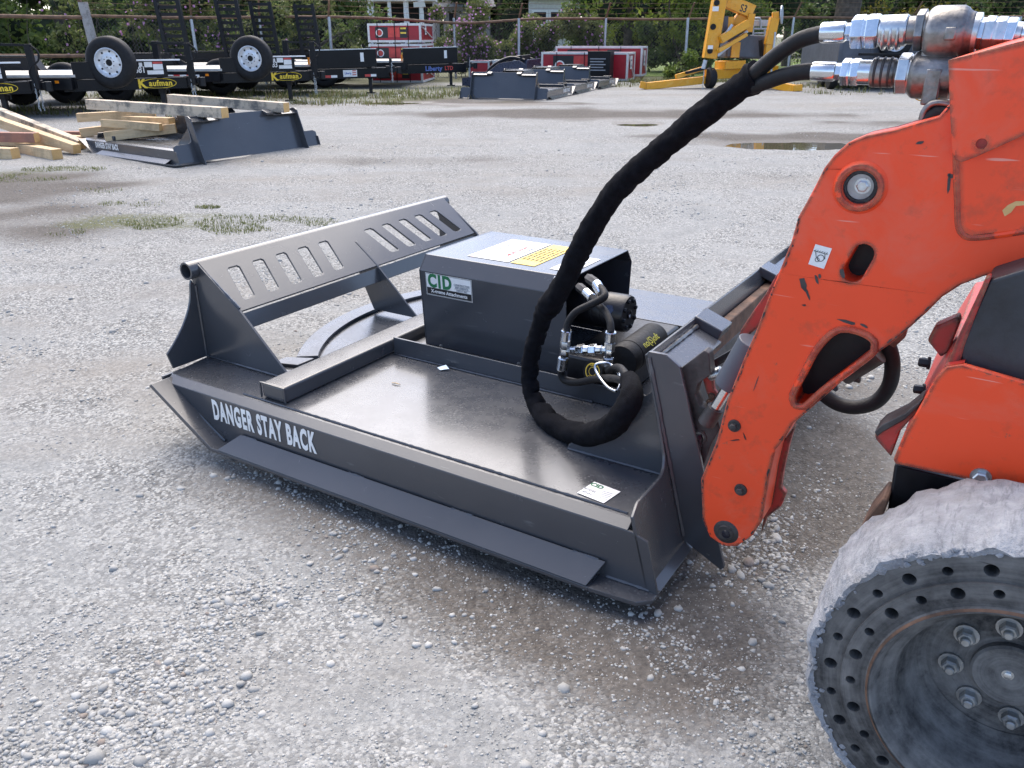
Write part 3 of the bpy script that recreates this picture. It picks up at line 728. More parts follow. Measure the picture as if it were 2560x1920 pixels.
    lpn = MB().lathe([(0, -.006), (.018, -.006), (.020, -.003), (.026, -.002), (.030, .001), (.034, .002), (.034, .02)], (lp[0], WA-.001, lp[1]), (0, 1, 0), 36).build('lower_pin', 'dark_iron', arm)
    MB().lathe([(0, -.008), (.010, -.007), (.013, -.002)], (lp[0]+.002, WA-.001, lp[1]-.002), (0, 1, 0), 14).build('grease_blob', 'grease', lpn)
    for u in ([(1.8879,0.4571)][0], [(1.9195,0.3019)][0]):
        b = MB().lathe([(0, -.004), (.014, -.004), (.015, .001)], (u[0], WA, u[1]), (0, 1, 0), 20); b.hexn((u[0], WA-.003, u[1]), (0, -1, 0), .0085, .011)
        b.build('bolt', 'dark_iron', arm)
    # attachment sticker
    s = [(2.0044,0.8833),(2.0361,0.8786),(2.0271,0.8366),(1.9964,0.8421)]
    st = MB().py(s[::-1], WA-.0012, WA-.0006).build('coupler_sticker', 'decal_white', arm, 0, 0)
    cx = sum(p[0] for p in s)/4; cz = sum(p[1] for p in s)/4
    ic = MB()
    for (a, b) in (((-.013, .010), (.014, .006)), ((-.009, .008), (-.006, -.004)), ((.009, .006), (.010, -.004))):
        ic.bar((cx+a[0], WA-.0016, cz+a[1]), (cx+b[0], WA-.0016, cz+b[1]), .0008, .0014, (0, 1, 0))
    for k in range(6): ic.bar((cx-.012+k*.0045, WA-.0016, cz+.0095-k*.0006), (cx-.009+k*.0045, WA-.0016, cz+.0125-k*.0006), .0008, .0012, (0, 1, 0))
    ic.lathe([(.0058, -.0002), (.0070, -.0002), (.0070, .0003), (.0058, .0003)], (cx+.002, WA-.0016, cz-.003), (0, 1, 0), 20)
    ic.lathe([(.0034, -.0002), (.0044, -.0002), (.0044, .0003), (.0034, .0003)], (cx-.004, WA-.0016, cz-.007), (0, 1, 0), 16)
    ic.build('sticker_icon', 'decal_black', st, 0, 0)
    # bare scar on the shoulder
    sc = [(2.305,0.9804),(2.3115,0.99),(2.3218,0.9978),(2.3346,0.9991),(2.336,0.9924),(2.3235,0.9898),(2.3187,0.9784),(2.3107,0.9706)]
    MB().py(sc[::-1], WA-.0040, WA-.0034).build('bare_scar', 'end_grain', arm, 0, 0)
    # hood over the arm's top
    h = [(2.1775,1.2209),(2.1915,1.1561),(2.2111,1.0752),(2.2179,1.0623),(2.2286,1.0583),(2.2486,1.0684),(2.3111,1.1072),(2.3503,1.133),(2.3213,1.2633),(2.2812,1.2482)]
    hl = [(2.2527,1.0904)][0]
    hood = MB().py(h[::-1], .078, .083, [circ(hl[0], hl[1], .0085, 16)]).build('arm_hood', 'orange', root, .002)
    a = h[0]; b = h[-2]
    tp = MB(); tp.add([(a[0], .079, a[1]), (b[0], .079, b[1]), (b[0], .30, b[1]+.012), (a[0]+.01, .30, a[1]+.006), (a[0], .079, a[1]-.006), (b[0], .079, b[1]-.006), (b[0], .30, b[1]+.006), (a[0]+.01, .30, a[1]+.000)],
           [(0,1,2,3),(7,6,5,4),(0,3,7,4),(1,0,4,5),(2,1,5,6),(3,2,6,7)])
    tp.build('hood_top', 'orange', hood, .002)
    MB().py([(hl[0]-.01, hl[1]-.01), (hl[0]+.01, hl[1]-.01), (hl[0]+.01, hl[1]+.01), (hl[0]-.01, hl[1]+.01)], .086, .088).build('hole_back', 'redpaint', hood)
    # hydraulic coupler block, hose loop behind the hood
    blk = empty('coupler_block', (0,0,0), 0, root)
    W = .22
    def rod(segs, v0, v1, name, hexes=()):
        """turned fitting built from stations (x0, x1, radius, hex, material)"""
        for k, (x0, x1, r, hx, mt) in enumerate(segs):
            t = lambda x: v0+(v1-v0)*(x-segs[0][0])/(segs[-1][1]-segs[0][0])
            p0 = Vector((x0, W, t(x0))); p1 = Vector((x1, W, t(x1))); ax = (p1-p0); L = ax.length
            b = MB()
            if hx: b.lathe([(0, 0), (r*.94, 0), (r, L*.08), (r, L*.42), (r*.95, L*.46), (r*.95, L*.54), (r, L*.58), (r, L*.92), (r*.94, L), (0, L)] if L > .03 else [(0, 0), (r*.94, 0), (r, L*.1), (r, L*.9), (r*.94, L), (0, L)], p0, ax, 6, ph=.3)
            else: b.lathe([(0, 0), (r*.93, 0), (r, L*.06), (r, L*.94), (r*.93, L), (0, L)], p0, ax, 28)
            b.build(name, mt, blk, .0008 if hx else 0, 30)
    X = lambda u: u
    a0 = (1.9335,0.22,1.2639); a1 = (2.1728,0.22,1.2694); b0 = (1.935,0.22,1.1945); b1 = (2.1209,0.22,1.1936); e1 = (2.2805,0.22,1.2561)
    s = (a1[0]-a0[0])/(2400-2053); f = lambda u: a0[0]+(u-2053)*s
    rod([(f(2053), f(2118), .0190, 0, 'chrome'), (f(2118), f(2140), .0165, 1, 'chrome'), (f(2136), f(2206), .0310, 1, 'chrome'), (f(2207), f(2276), .0275, 0, 'zinc'), (f(2276), f(2298), .024, 0, 'worn_steel'), (f(2296), f(2318), .0365, 1, 'worn_steel'), (f(2316), f(2330), .030, 0, 'worn_steel')], a0[2], a0[2]+(a1[2]-a0[2])*.8, 'upper_coupler')
    rod([(f(2042), f(2107), .0178, 0, 'chrome'), (f(2107), f(2126), .0160, 1, 'chrome'), (f(2124), f(2172), .0255, 1, 'chrome'), (f(2168), f(2204), .0225, 0, 'chrome'), (f(2202), f(2264), .0265, 0, 'worn_steel'), (f(2262), f(2276), .023, 0, 'worn_steel'), (f(2270), f(2300), .0365, 1, 'zinc'), (f(2298), f(2312), .033, 0, 'zinc')], b0[2], b1[2], 'lower_coupler')
    for u0 in (2216, 2234, 2252):
        p = f(u0); MB().lathe([(.0268, 0), (.0290, .002), (.0290, .005), (.0268, .007)], (p, W, a0[2]-.002), (1, 0, 0), 28).build('knurl_band', 'zinc', blk)
    for u0 in (2210, 2228, 2246):
        p = f(u0); MB().lathe([(.0258, 0), (.0278, .0018), (.0278, .0045), (.0258, .006)], (p, W, b0[2]), (1, 0, 0), 28).build('knurl_band', 'dark_iron', blk)
    zu, zl = a0[2]-.0015, b0[2]-.003
    body = MB(); body.lathe([(0, 0), (.036, 0), (.043, .004), (.046, .012), (.046, .056), (.042, .064), (.036, .068), (.035, .078), (.030, .080), (0, .080)], (f(2322), W, zu), (1, 0, 0), 36)
    body.lathe([(0, 0), (.034, 0), (.040, .004), (.042, .010), (.042, .075), (0, .075)], (f(2302), W, zl), (1, 0, 0), 36)
    body.box(f(2322), f(2400), W-.026, W+.026, zl, zu)
    body.build('cast_body', 'worn_steel', blk, .006, 40, 3)
    MB().box(f(2372), f(2400), W-.0475, W-.040, zu-.012, zu+.010).build('cast_pad', 'worn_steel', blk, .003)
    MB().box(f(2345), f(2385), W-.042, W-.036, zl-.05, zl+.012).build('cast_pad', 'worn_steel', blk, .003)
    rod([(f(2428), f(2446), .034, 0, 'zinc'), (f(2444), f(2458), .027, 1, 'chrome'), (f(2456), f(2506), .030, 1, 'zinc'), (f(2504), f(2528), .029, 1, 'chrome'), (f(2526), f(2540), .021, 0, 'zinc'), (f(2540), f(2640), .018, 0, 'chrome')], zu, zu-.006, 'rear_fitting')
    lk = (2.1575,0.16,1.1247); 
    lpth = [(2.1478,0.16,1.1048), (2.1457,0.16,1.1277), (2.154,0.16,1.1438), (2.1696,0.16,1.1478), (2.1926,0.16,1.1452)]
    MB().tube(smooth_path(lpth, 5), .0062, 10).build('lifting_loop', 'worn_steel', blk)
    MB().tube(smooth_path([(2.1543,0.17,1.1099), (2.1689,0.17,1.1279), (2.1985,0.17,1.1258)], 4), .02, 10).build('short_hose', 'black_rubber', blk)
    wire = [(2.093,0.22,1.2202), (2.0982,0.22,1.2099), (2.1018,0.22,1.1856), (2.1118,0.22,1.1598), (2.1257,0.22,1.1475), (2.1451,0.2,1.1479), (2.1642,0.2,1.1527)]
    MB().tube(smooth_path(wire, 5), .0011, 6).build('tie_wire', 'decal_yellow', blk)
    # quick hitch between arm and mounting plate
    HY = .262
    ct = [(1.6833,0.4858),(1.7494,0.5568),(1.762,0.5511),(1.7721,0.4987),(1.7414,0.4663),(1.7377,0.4383),(1.7529,0.4091),(1.7955,0.3943),(1.8092,0.3603),(1.7911,0.3129),(1.777,0.2398),(1.7882,0.0971),(1.7718,0.1088),(1.7402,0.2172),(1.7098,0.3706)]
    ph = [(1.7586,0.3245)][0]
    hit = MB().py(ct, HY, HY+.035, [circ(ph[0], ph[1], .014, 18)]).build('quick_hitch', 'dark_iron', root, .005)
    MB().lathe([(.0145, -.004), (.019, -.004), (.021, .001)], (ph[0], HY, ph[1]), (0, 1, 0), 22).build('pivot_bush', 'dark_iron', hit)
    MB().tube(smooth_path([(ph[0]-.004, HY-.003, ph[1]+.006), (ph[0]+.002, HY-.005, ph[1]-.010), (ph[0]+.004, HY-.003, ph[1]-.034)], 4), [.011]*4+[.008]*4+[.003], 8).build('grease_run', 'grease', hit)
    bp = MB(); bp.box(1.635, 1.665, .28, 1.50, .40, .478); bp.build('hitch_beam', 'rust_iron', hit, .004)
    MB().plate([(.275, 0), (1.50, 0), (1.50, .30), (.275, .30)], (1.735, 0, .12), (0, 1, 0), Vector((-.272, 0, 1)).normalized(), .010).build('hitch_plate', 'dark_iron', hit, .003)
    sp0 = Vector((1.7584,0.3,0.4801)); sp1 = Vector((1.7829,0.3,0.4919)); spr = MB(); d = (sp1-sp0); n = 70
    u = d.normalized().cross(Vector((0,0,1))).normalized(); v = d.normalized().cross(u)
    spr.tube([sp0+d*(i/n)+(u*cos(i*.56)+v*sin(i*.56))*.0125 for i in range(n+1)], .0026, 6)
    spr.build('latch_spring', 'zinc', hit)
    MB().hexn(sp1, d, .012, .016).build('bolt', 'zinc', hit)
    lv = [(1.733,0.4963),(1.7441,0.5115),(1.7568,0.5078),(1.7657,0.4796),(1.7734,0.4433),(1.7825,0.4344),(1.7801,0.4174),(1.7667,0.4053),(1.751,0.4381),(1.7398,0.4684)]
    MB().py(lv, .300, .312).build('latch_lever', 'redpaint', hit, .002)
    for p in ((1.7695,0.298,0.4266), (1.766,0.298,0.4092)): MB().hexn(p, (0, -1, 0), .007, .008).build('bolt', 'rust_iron', hit)
    lk = [(1.7456,0.5028),(1.8268,0.5722),(1.8345,0.556),(1.8136,0.5382),(1.7623,0.4922)]
    MB().py(lk, .33, .345).build('hitch_link', 'black_steel', hit, .002)
    # tilt cylinder
    c0 = Vector((1.8722,0.24,0.6092)); c1 = Vector((1.8255,0.24,0.488)); c2 = Vector((1.7877,0.24,0.3969))
    cy = MB().cyl(c0, c1, .036, n=30).build('tilt_cylinder', 'slate_paint', root, .002)
    MB().cyl(c1, c2, .014, n=20).build('cylinder_rod', 'chrome', cy)
    MB().lathe([(0, -.03), (.020, -.03), (.022, 0), (.022, .02), (0, .02)], c2, (c2-c1), 20).build('rod_end', 'dark_iron', cy)
    rp = [(1.8185,0.5902),(1.8212,0.6101),(1.8437,0.6582),(1.8683,0.7052),(1.8878,0.7559),(1.9019,0.7728),(1.8872,0.6871),(1.8676,0.6326),(1.8408,0.5996)]
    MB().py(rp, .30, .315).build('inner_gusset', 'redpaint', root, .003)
    # lower guard behind the arm foot
    lg = [(1.9587,0.2955),(1.9595,0.3653),(1.9817,0.4079),(1.999,0.4481),(1.9924,0.3953),(1.9883,0.3205),(1.9885,0.2829),(2.0021,0.2709),(1.9947,0.2335),(1.9664,0.1928),(1.9577,0.1442)]
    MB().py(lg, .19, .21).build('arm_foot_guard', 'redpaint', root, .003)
    # hose loop under the arm
    hp = [(1.9754,0.5,0.4322), (1.9967,0.5,0.409), (2.0361,0.5,0.3901), (2.0796,0.5,0.3917), (2.1229,0.5,0.4176), (2.1448,0.5,0.4651), (2.1441,0.5,0.518), (2.1282,0.5,0.5638), (2.1034,0.5,0.593)]
    MB().tube(smooth_path(hp, 6), .0185, 14).build('auxiliary_hose', 'black_rubber', root)
    MB().cyl((2.0393,0.46,0.4882), (2.1109,0.46,0.5609), .030, n=22).build('auxiliary_fitting', 'dark_iron', root, .002)
    MB().py([(2.049,0.5308),(2.0859,0.5591),(2.0806,0.506),(2.0854,0.4753),(2.0589,0.4779)], .45, .47).build('fitting_bracket', 'dark_iron', root, .003)
    MB().py([(2.1323,0.5866),(2.1644,0.6325),(2.1632,0.6096),(2.1447,0.581)], .45, .48).build('arm_stop', 'rust_iron', root, .002)
    # chassis
    FW = -.03
    bod = [(2.2261,0.5269),(2.2359,0.5865),(2.2547,0.6572),(2.2653,0.7024),(2.2764,0.7253),(2.3042,0.7364),(2.4435,0.7181),(2.4867,0.5237),(2.4383,0.5243),(2.2308,0.5198)]
    bolt = [(2.3701,0.5342)][0]
    ch = MB().py(bod, FW, FW+.012).build('chassis_side', 'orange', root, .003)
    MB().hexn((bolt[0], FW, bolt[1]), (0, -1, 0), .013, .014).build('bolt', 'zinc', ch)
    fr = MB(); pts = [bod[0], bod[2], bod[4], bod[5]]
    for p, q in zip(pts[:-1], pts[1:]):
        fr.add([(p[0], FW+.004, p[1]), (q[0], FW+.004, q[1]), (q[0], FW+.62, q[1]), (p[0], FW+.62, p[1])], [(0,1,2,3)])
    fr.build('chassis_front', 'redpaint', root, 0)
    tip = [(2.184,0.5591),(2.1937,0.5744),(2.2281,0.6066),(2.2512,0.6448),(2.2504,0.6269),(2.2263,0.577),(2.2192,0.5197),(2.1872,0.5488)]
    MB().py(tip, -.005, .03).build('step_bracket', 'redpaint', root, .003)
    tp2 = [(2.1835,0.5666),(2.194,0.5846),(2.2281,0.6164),(2.2526,0.653),(2.2497,0.6395),(2.2303,0.6038),(2.1984,0.5706),(2.1891,0.558)]
    MB().py(tp2, -.012, .045).build('step_tread', 'dark_iron', root, .002)
    cov = [(2.3126,0.8805),(2.3966,0.9265),(2.4489,0.6917),(2.3978,0.7079),(2.3045,0.7207),(2.2919,0.7465),(2.2992,0.8063)]
    MB().py(cov, .0, .25).build('engine_shroud', 'shroud_plastic', root, .02, seg=4)
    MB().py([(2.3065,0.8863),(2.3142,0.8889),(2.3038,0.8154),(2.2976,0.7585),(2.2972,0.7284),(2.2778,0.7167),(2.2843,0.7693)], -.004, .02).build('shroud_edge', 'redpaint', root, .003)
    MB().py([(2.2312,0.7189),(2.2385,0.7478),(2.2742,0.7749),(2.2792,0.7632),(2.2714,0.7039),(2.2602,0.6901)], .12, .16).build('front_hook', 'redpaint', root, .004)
    for p in ((2.2452,0.1,0.6822), (2.2461,0.1,0.6265)): MB().hexn(p, (-1, -.2, 0), .009, .02).build('bolt', 'black_steel', root)
    low = [(2.228,0.5061),(2.3664,0.5067),(2.4419,0.5072),(2.4334,0.4288),(2.2346,0.3592)]
    MB().py(low, -.008, .30).build('axle_panel', 'black_paint', root, .004)
    MB().py([(2.1933,0.3635),(2.202,0.4014),(2.2225,0.4528),(2.2328,0.4508),(2.2302,0.4153),(2.2213,0.4079),(2.2131,0.364),(2.2005,0.3503)], -.05, .03).build('mud_scraper', 'rust_iron', root, .003)
    return root
loader = make_loader()
tag(loader, 'orange skid steer loader with chipped arm and one muddy wheel in view', 'loader')

def make_wheel(root):
    C = (2.481, -.30, .256); YW = -.30
    nt = NT('tyre_mud')
    big = nt.noise(6, 5, .6); mid = nt.noise(28, 6, .68); fin = nt.noise(120, 4, .7)
    st = nt.n('ShaderNodeMapping'); st.inputs['Scale'].default_value = (9, 1.6, 9); nt.l(nt.co(), st.inputs['Vector'])
    streak = nt.noise(9, 5, .7, st.outputs[0])
    c = nt.mix(nt.ramp(mid, .3, .7), (.21, .217, .232), (.38, .39, .41)); c = nt.mix(nt.ramp(streak, .52, .62, 0, .6), c, (.16, .168, .185))
    c = nt.mix(nt.ramp(big, .55, .75, 0, .6), c, (.19, .17, .145))
    nt.set(**{'Base Color': c, 'Roughness': .9}); nt.bump(nt.math('ADD', streak, nt.math('MULTIPLY', fin, .5)), .8, .012); MATS['mud'] = nt.m
    def turned(key, lo, hi, chalk, amt, sc):
        m = NT(key); v = m.n('ShaderNodeVectorMath'); v.operation = 'SUBTRACT'; v.inputs[1].default_value = C; m.l(m.co(), v.inputs[0])
        mu = m.n('ShaderNodeVectorMath'); mu.operation = 'MULTIPLY'; mu.inputs[1].default_value = (1, 0, 1); m.l(v.outputs[0], mu.inputs[0])
        ln = m.n('ShaderNodeVectorMath'); ln.operation = 'LENGTH'; m.l(mu.outputs[0], ln.inputs[0])
        cb = m.n('ShaderNodeCombineXYZ'); m.l(m.math('MULTIPLY', ln.outputs['Value'], 24.), cb.inputs[0]); m.l(m.noise(3, 3), cb.inputs[1])
        ring = m.noise(2.2, 4, .7, cb.outputs[0]); big = m.noise(8, 5, .65); fin = m.noise(60, 5, .72)
        c = m.mix(m.ramp(fin, .35, .7), lo, hi)
        c = m.mix(m.math('MULTIPLY', m.ramp(m.math('ADD', m.math('MULTIPLY', ring, .42), m.math('MULTIPLY', big, .72)), .50, .72), amt), c, chalk)
        m.set(**{'Base Color': c, 'Roughness': .75, 'Specular IOR Level': .3}); m.bump(m.math('ADD', fin, ring), .35, .004); MATS[key] = m.m
    turned('dusty_tyre', (.028, .028, .028), (.075, .073, .070), (.20, .192, .18), .8, 1)
    turned('dusty_rim', (.026, .026, .027), (.10, .097, .093), (.24, .235, .225), .8, 1)
    wh = empty('wheel', (0,0,0), 0, root)
    cx, cz = C[0], C[2]
    # tyre: perforated sidewall, inner step, tread
    h1 = []; 
    for k in range(28):
        a = 2*pi*k/28+.05; h1.append(circ(cx+.268*cos(a), cz+.268*sin(a), .0082 if k % 2 else .0110, 14))
    MB().py(circ(cx, cz, .296, 84), YW, YW+.045, [circ(cx, cz, .2485, 72)]+h1).build('tyre', 'dusty_tyre', wh, .0015)
    h2 = []
    for k in range(26):
        a = 2*pi*k/26+.12; h2.append(circ(cx+.2325*cos(a), cz+.2325*sin(a), .0082 if k % 2 else .0108, 14))
    MB().py(circ(cx, cz, .2490, 84), YW-.007, YW+.045, [circ(cx, cz, .209, 72)]+h2).build('tyre_inner_ring', 'dusty_tyre', wh, .0025)
    MB().py(circ(cx, cz, .30, 64), YW+.047, YW+.24, [circ(cx, cz, .19, 48)]).build('tyre_core', 'tyre_black', wh)
    n, rows = 220, [(.2945, .0), (.303, -.003), (.309, .006), (.314, .022), (.318, .05), (.320, .09), (.320, .14), (.317, .19), (.309, .235), (.285, .25)]
    vs = []; fs = []
    for i, (r, y) in enumerate(rows):
        for k in range(n):
            a = 2*pi*k/n
            q = (cos(a)*4, sin(a)*4, y*10)
            d = .011*mnoise.noise((q[0]*1.5, q[1]*1.5, q[2]*.8))+.005*mnoise.noise((q[0]*4, q[1]*4, q[2]*3))+.0035*mnoise.noise((q[0]*9, q[1]*9, q[2]*7))
            e = 0
            if i == 0: e = .008*mnoise.noise((q[0]*5, q[1]*5, 4.))+.006*mnoise.noise((q[0]*14, q[1]*14, 2.)); d = 0
            lug = .0035*sstep(.0, .25, sin(a*17+y*16)) if 2 < i < 9 else 0
            rr = r+d+e-lug*.8
            vs.append((cx+rr*cos(a), YW+y+(.004*mnoise.noise((q[0]*7, q[1]*7, 9.)) if i < 3 else 0), cz+rr*sin(a)))
    for i in range(len(rows)-1):
        for k in range(n):
            k2 = (k+1) % n; fs.append((i*n+k, (i+1)*n+k, (i+1)*n+k2, i*n+k2))
    b = MB(); b.add(vs, fs); b.build('muddy_tread', 'mud', wh, 0, 60)
    # dried clods along the shoulder
    cl = MB(); rnd = random.Random(5)
    ico = bmesh.new(); bmesh.ops.create_icosphere(ico, subdivisions=1, radius=1.); iv = [v.co.copy() for v in ico.verts]; jf = [[v.index for v in f.verts] for f in ico.faces]; ico.free()
    for k in range(420):
        a = rnd.uniform(0, 2*pi); r = .297+rnd.gauss(0, .004); s = rnd.uniform(.002, .0065)
        o = Vector((cx+r*cos(a), YW-.001+rnd.uniform(-.002, .008), cz+r*sin(a)))
        cl.add([o+Vector((v.x*s*rnd.uniform(.6, 1.4), v.y*s*.6, v.z*s*rnd.uniform(.6, 1.4))) for v in iv], jf)
    o = cl.build('mud_clods', 'mud', wh, 0, 0); o['kind'] = 'stuff'
    # rim
    rim = MB().lathe([(.209, .02), (.211, -.004), (.208, -.011), (.201, -.013), (.197, -.008), (.192, .004), (.186, .016), (.176, .024), (.170, .030), (.166, .060), (.150, .105), (.135, .120), (.128, .122)], (cx, YW, cz), (0, 1, 0), 96).build('rim', 'dusty_rim', wh, 0, 40)
    MB().lathe([(.204, -.0135), (.2065, -.0125), (.208, -.0105)], (cx, YW-.001, cz), (0, 1, 0), 96).build('rim_rust_line', 'rust_iron', rim)
    MB().lathe([(0, .108), (.056, .108), (.060, .112), (.060, .122)], (cx, YW, cz), (0, 1, 0), 48).build('hub_cap', 'dusty_rim', rim, 0, 40)
    MB().lathe([(.055, .124), (.130, .124)], (cx, YW, cz), (0, 1, 0), 64).build('rim_disc', 'dusty_rim', rim, 0, 40)
    MB().hexn((cx-.004, YW+.108, cz+.004), (0, -1, 0), .007, .005).build('bolt', 'zinc', rim)
    for k in range(8):
        a = 2*pi*k/8+.22+pi/2; p = (cx+.090*cos(a), YW+.123, cz+.090*sin(a))
        b = MB().hexn(p, (0, -1, 0), .0150, .020); b.lathe([(.0, .019), (.008, .019), (.008, .027), (.006, .029), (0, .029)], p, (0, -1, 0), 14)
        b.build('wheel_nut', 'dull_zinc', rim, 0, 30)
make_wheel(loader)

# ------------------------------------------------------------------ sleeved hose bundle from loader to cutter
def make_hose():
    root = empty('hydraulic_hose_bundle', CUT_AT, CUT_RZ)
    K = [((1.8071,0.27,1.1828),.040,.9), ((1.7733,0.28,1.1602),.034,1), ((1.7224,0.29,1.1254),.033,1), ((1.6675,0.3,1.0826),.034,1), ((1.6152,0.32,1.0412),.033,1), ((1.5641,0.33,0.9996),.0325,1), ((1.5106,0.34,0.954),.0345,1), ((1.4548,0.35,0.899),.0345,1), ((1.4111,0.36,0.8384),.034,1), ((1.3702,0.37,0.7731),.036,1), ((1.3334,0.38,0.7097),.037,1), ((1.3001,0.39,0.6442),.035,1), ((1.2628,0.4,0.5825),.036,1), ((1.2345,0.405,0.5432),.036,1), ((1.2148,0.41,0.5092),.030,1), ((1.192,0.42,0.4526),.0285,1), ((1.1703,0.425,0.3896),.0285,1), ((1.1579,0.43,0.3201),.0285,1), ((1.1686,0.42,0.2635),.029,1), ((1.2022,0.4,0.2226),.032,1), ((1.2744,0.35,0.2101),.035,1), ((1.3579,0.31,0.2146),.036,1), ((1.4443,0.27,0.2444),.0365,1), ((1.5244,0.225,0.3039),.036,1), ((1.5709,0.212,0.3674),.035,1), ((1.5739,0.25,0.4035),.032,1), ((1.5261,0.34,0.4034),.027,1)]
    P = smooth_path([k[0] for k in K], 8); R = [v.x for v in smooth_path([Vector((k[1], 0, 0)) for k in K], 8)]
    rnd = random.Random(3); folds = {}
    for i in range(len(R)):
        t = i/8.
        R[i] *= 1+.055*mnoise.noise((t*1.7, 0, 2))+.035*mnoise.noise((t*5.1, 3, 1))
    def wob(i, k):
        t = i/8.; th = 2*pi*k/28
        # pinched crosswise folds on the inner side of bends and a seam ridge
        w = 1+.10*mnoise.noise((cos(th)*1.3+5, sin(th)*1.3, t*1.9))+.09*mnoise.noise((cos(th)*2.6, sin(th)*2.6+4, t*4.5))
        b = max(0, sin(t*7.3+1.5*mnoise.noise((t, 1, 1))))**3
        amp = .30*sstep(12, 14, t)+.10
        w -= amp*b*max(0, cos(th-1.2+mnoise.noise((t*.5, 8, 8))))**2
        w += .05*math.exp(-((th-4.2)/.10)**2)
        return w
    cut = int(13.15*8); P1, R1 = P[:cut], R[:cut]
    for i in range(len(R1)): R1[i] *= .86*(1+.16*sstep(11.9*8, 13.0*8, i))
    MB().tube(P1, R1, 28, True, wob).build('woven_sleeve', 'sleeve_cloth', root, 0, 70)
    k0 = int(12.7*8); P2, R2 = P[k0:], [r*.93 for r in R[k0:]]
    MB().tube(P2, R2, 28, True, lambda i, k: wob(i+k0, k)).build('woven_sleeve', 'sleeve_cloth', root, 0, 70)
    h1 = [(1.779,0.265,1.1666), (1.8177,0.25,1.1992), (1.8587,0.235,1.2302), (1.8975,0.225,1.2525), (1.9404,0.22,1.2631)]
    h2 = [(1.7791,0.275,1.1533), (1.8294,0.25,1.1708), (1.8685,0.235,1.1845), (1.9056,0.225,1.1924), (1.9426,0.22,1.1947)]
    MB().tube(smooth_path(h1, 6), .0158, 16).build('hose', 'black_rubber', root); MB().tube(smooth_path(h2, 6), .0158, 16).build('hose', 'black_rubber', root)
    # hose ends, tees and check valve at the cutter
    Wf = .56
    def fit(a, b, r, hx, mat, nm):
        a = Vector(a); b = Vector(b); L = (b-a).length; r *= 1.22
        if hx: MB().lathe([(0, 0), (r*.9, 0), (r, L*.1), (r, L*.9), (r*.9, L), (0, L)], a, b-a, 6, ph=.2).build(nm, mat, root, .0006, 30)
        else: MB().lathe([(0, 0), (r*.9, 0), (r, L*.08), (r*.97, L*.5), (r, L*.92), (r*.9, L), (0, L)], a, b-a, 14).build(nm, mat, root, 0, 12)
    fit((1.2124,0.56,0.4207), (1.2092,0.56,0.3844), .0142, 0, 'chrome', 'crimp'); fit((1.2092,0.56,0.3844), (1.207,0.56,0.3573), .0135, 1, 'zinc', 'tee_nut')
    fit((1.207,0.56,0.3599), (1.2035,0.56,0.3283), .0125, 1, 'chrome', 'tee'); fit((1.2035,0.56,0.3283), (1.1974,0.56,0.2834), .0142, 0, 'chrome', 'crimp')
    fit((1.3619,0.56,0.4432), (1.3609,0.56,0.4098), .0142, 0, 'chrome', 'crimp'); fit((1.3609,0.56,0.4098), (1.3607,0.56,0.3865), .0135, 1, 'zinc', 'tee_nut')
    fit((1.3607,0.56,0.3878), (1.3593,0.56,0.3602), .0125, 1, 'chrome', 'tee'); fit((1.3593,0.56,0.3602), (1.3594,0.56,0.3314), .0142, 0, 'chrome', 'crimp')
    va = Vector((1.2072,0.56,0.3519)); vb = Vector((1.3608,0.56,0.3852)); L = lambda t: va.lerp(vb, t)
    for t0, t1, r, hx, m in ((.04, .16, .0085, 1, 'zinc'), (.15, .30, .0115, 0, 'chrome'), (.28, .45, .0155, 1, 'chrome'), (.45, .57, .0130, 0, 'chrome'), (.57, .72, .0155, 1, 'chrome'), (.72, .84, .0115, 0, 'chrome'), (.83, .96, .0085, 1, 'zinc')): fit(L(t0), L(t1), r, hx, m, 'check_valve')
    MB().tube(smooth_path([(1.1971,0.56,0.2929), (1.1979,0.56,0.2628), (1.2183,0.555,0.2512), (1.2674,0.54,0.2635), (1.3368,0.51,0.3005), (1.4283,0.44,0.3484), (1.5085,0.36,0.3852)], 6), .0115, 12).build('hose', 'black_rubber', root)
    MB().tube(smooth_path([(1.3591,0.56,0.3379), (1.3708,0.54,0.3236), (1.4056,0.5,0.3553), (1.4643,0.42,0.393), (1.5196,0.35,0.396)], 6), .0115, 12).build('hose', 'black_rubber', root)
    MB().tube(smooth_path([(1.2125,0.56,0.4167), (1.212,0.57,0.4438), (1.2323,0.58,0.477), (1.2694,0.6,0.501), (1.2977,0.61,0.5183), (1.3085,0.62,0.5301), (1.2928,0.64,0.539), (1.2662,0.66,0.5452)], 6), .0115, 12).build('hose', 'black_rubber', root)
    MB().tube(smooth_path([(1.3621,0.56,0.4394), (1.3485,0.58,0.4654), (1.3155,0.61,0.4855), (1.277,0.64,0.494), (1.2378,0.67,0.5031)], 6), .0115, 12).build('hose', 'black_rubber', root)
    fit((1.2867,0.645,0.5291), (1.2527,0.67,0.5497), .0135, 0, 'chrome', 'crimp'); fit((1.2527,0.67,0.5497), (1.2091,0.7,0.5541), .0125, 1, 'dark_iron', 'elbow')
    fit((1.2408,0.67,0.4984), (1.206,0.69,0.5087), .0135, 0, 'chrome', 'crimp'); fit((1.206,0.69,0.5087), (1.1707,0.71,0.5168), .0125, 1, 'dark_iron', 'elbow')
    # steel snap ring that gathers the hoses
    c = [(1.4609,0.4,0.3304), (1.4262,0.42,0.3275), (1.3853,0.45,0.3366), (1.3588,0.47,0.3531), (1.3585,0.48,0.365), (1.3797,0.49,0.3698), (1.3988,0.5,0.3615), (1.434,0.47,0.3566), (1.4562,0.43,0.3407), (1.4609,0.4,0.3304)]
    MB().tube(smooth_path(c, 6), .0042, 10, False).build('snap_ring', 'chrome', root)
    return root
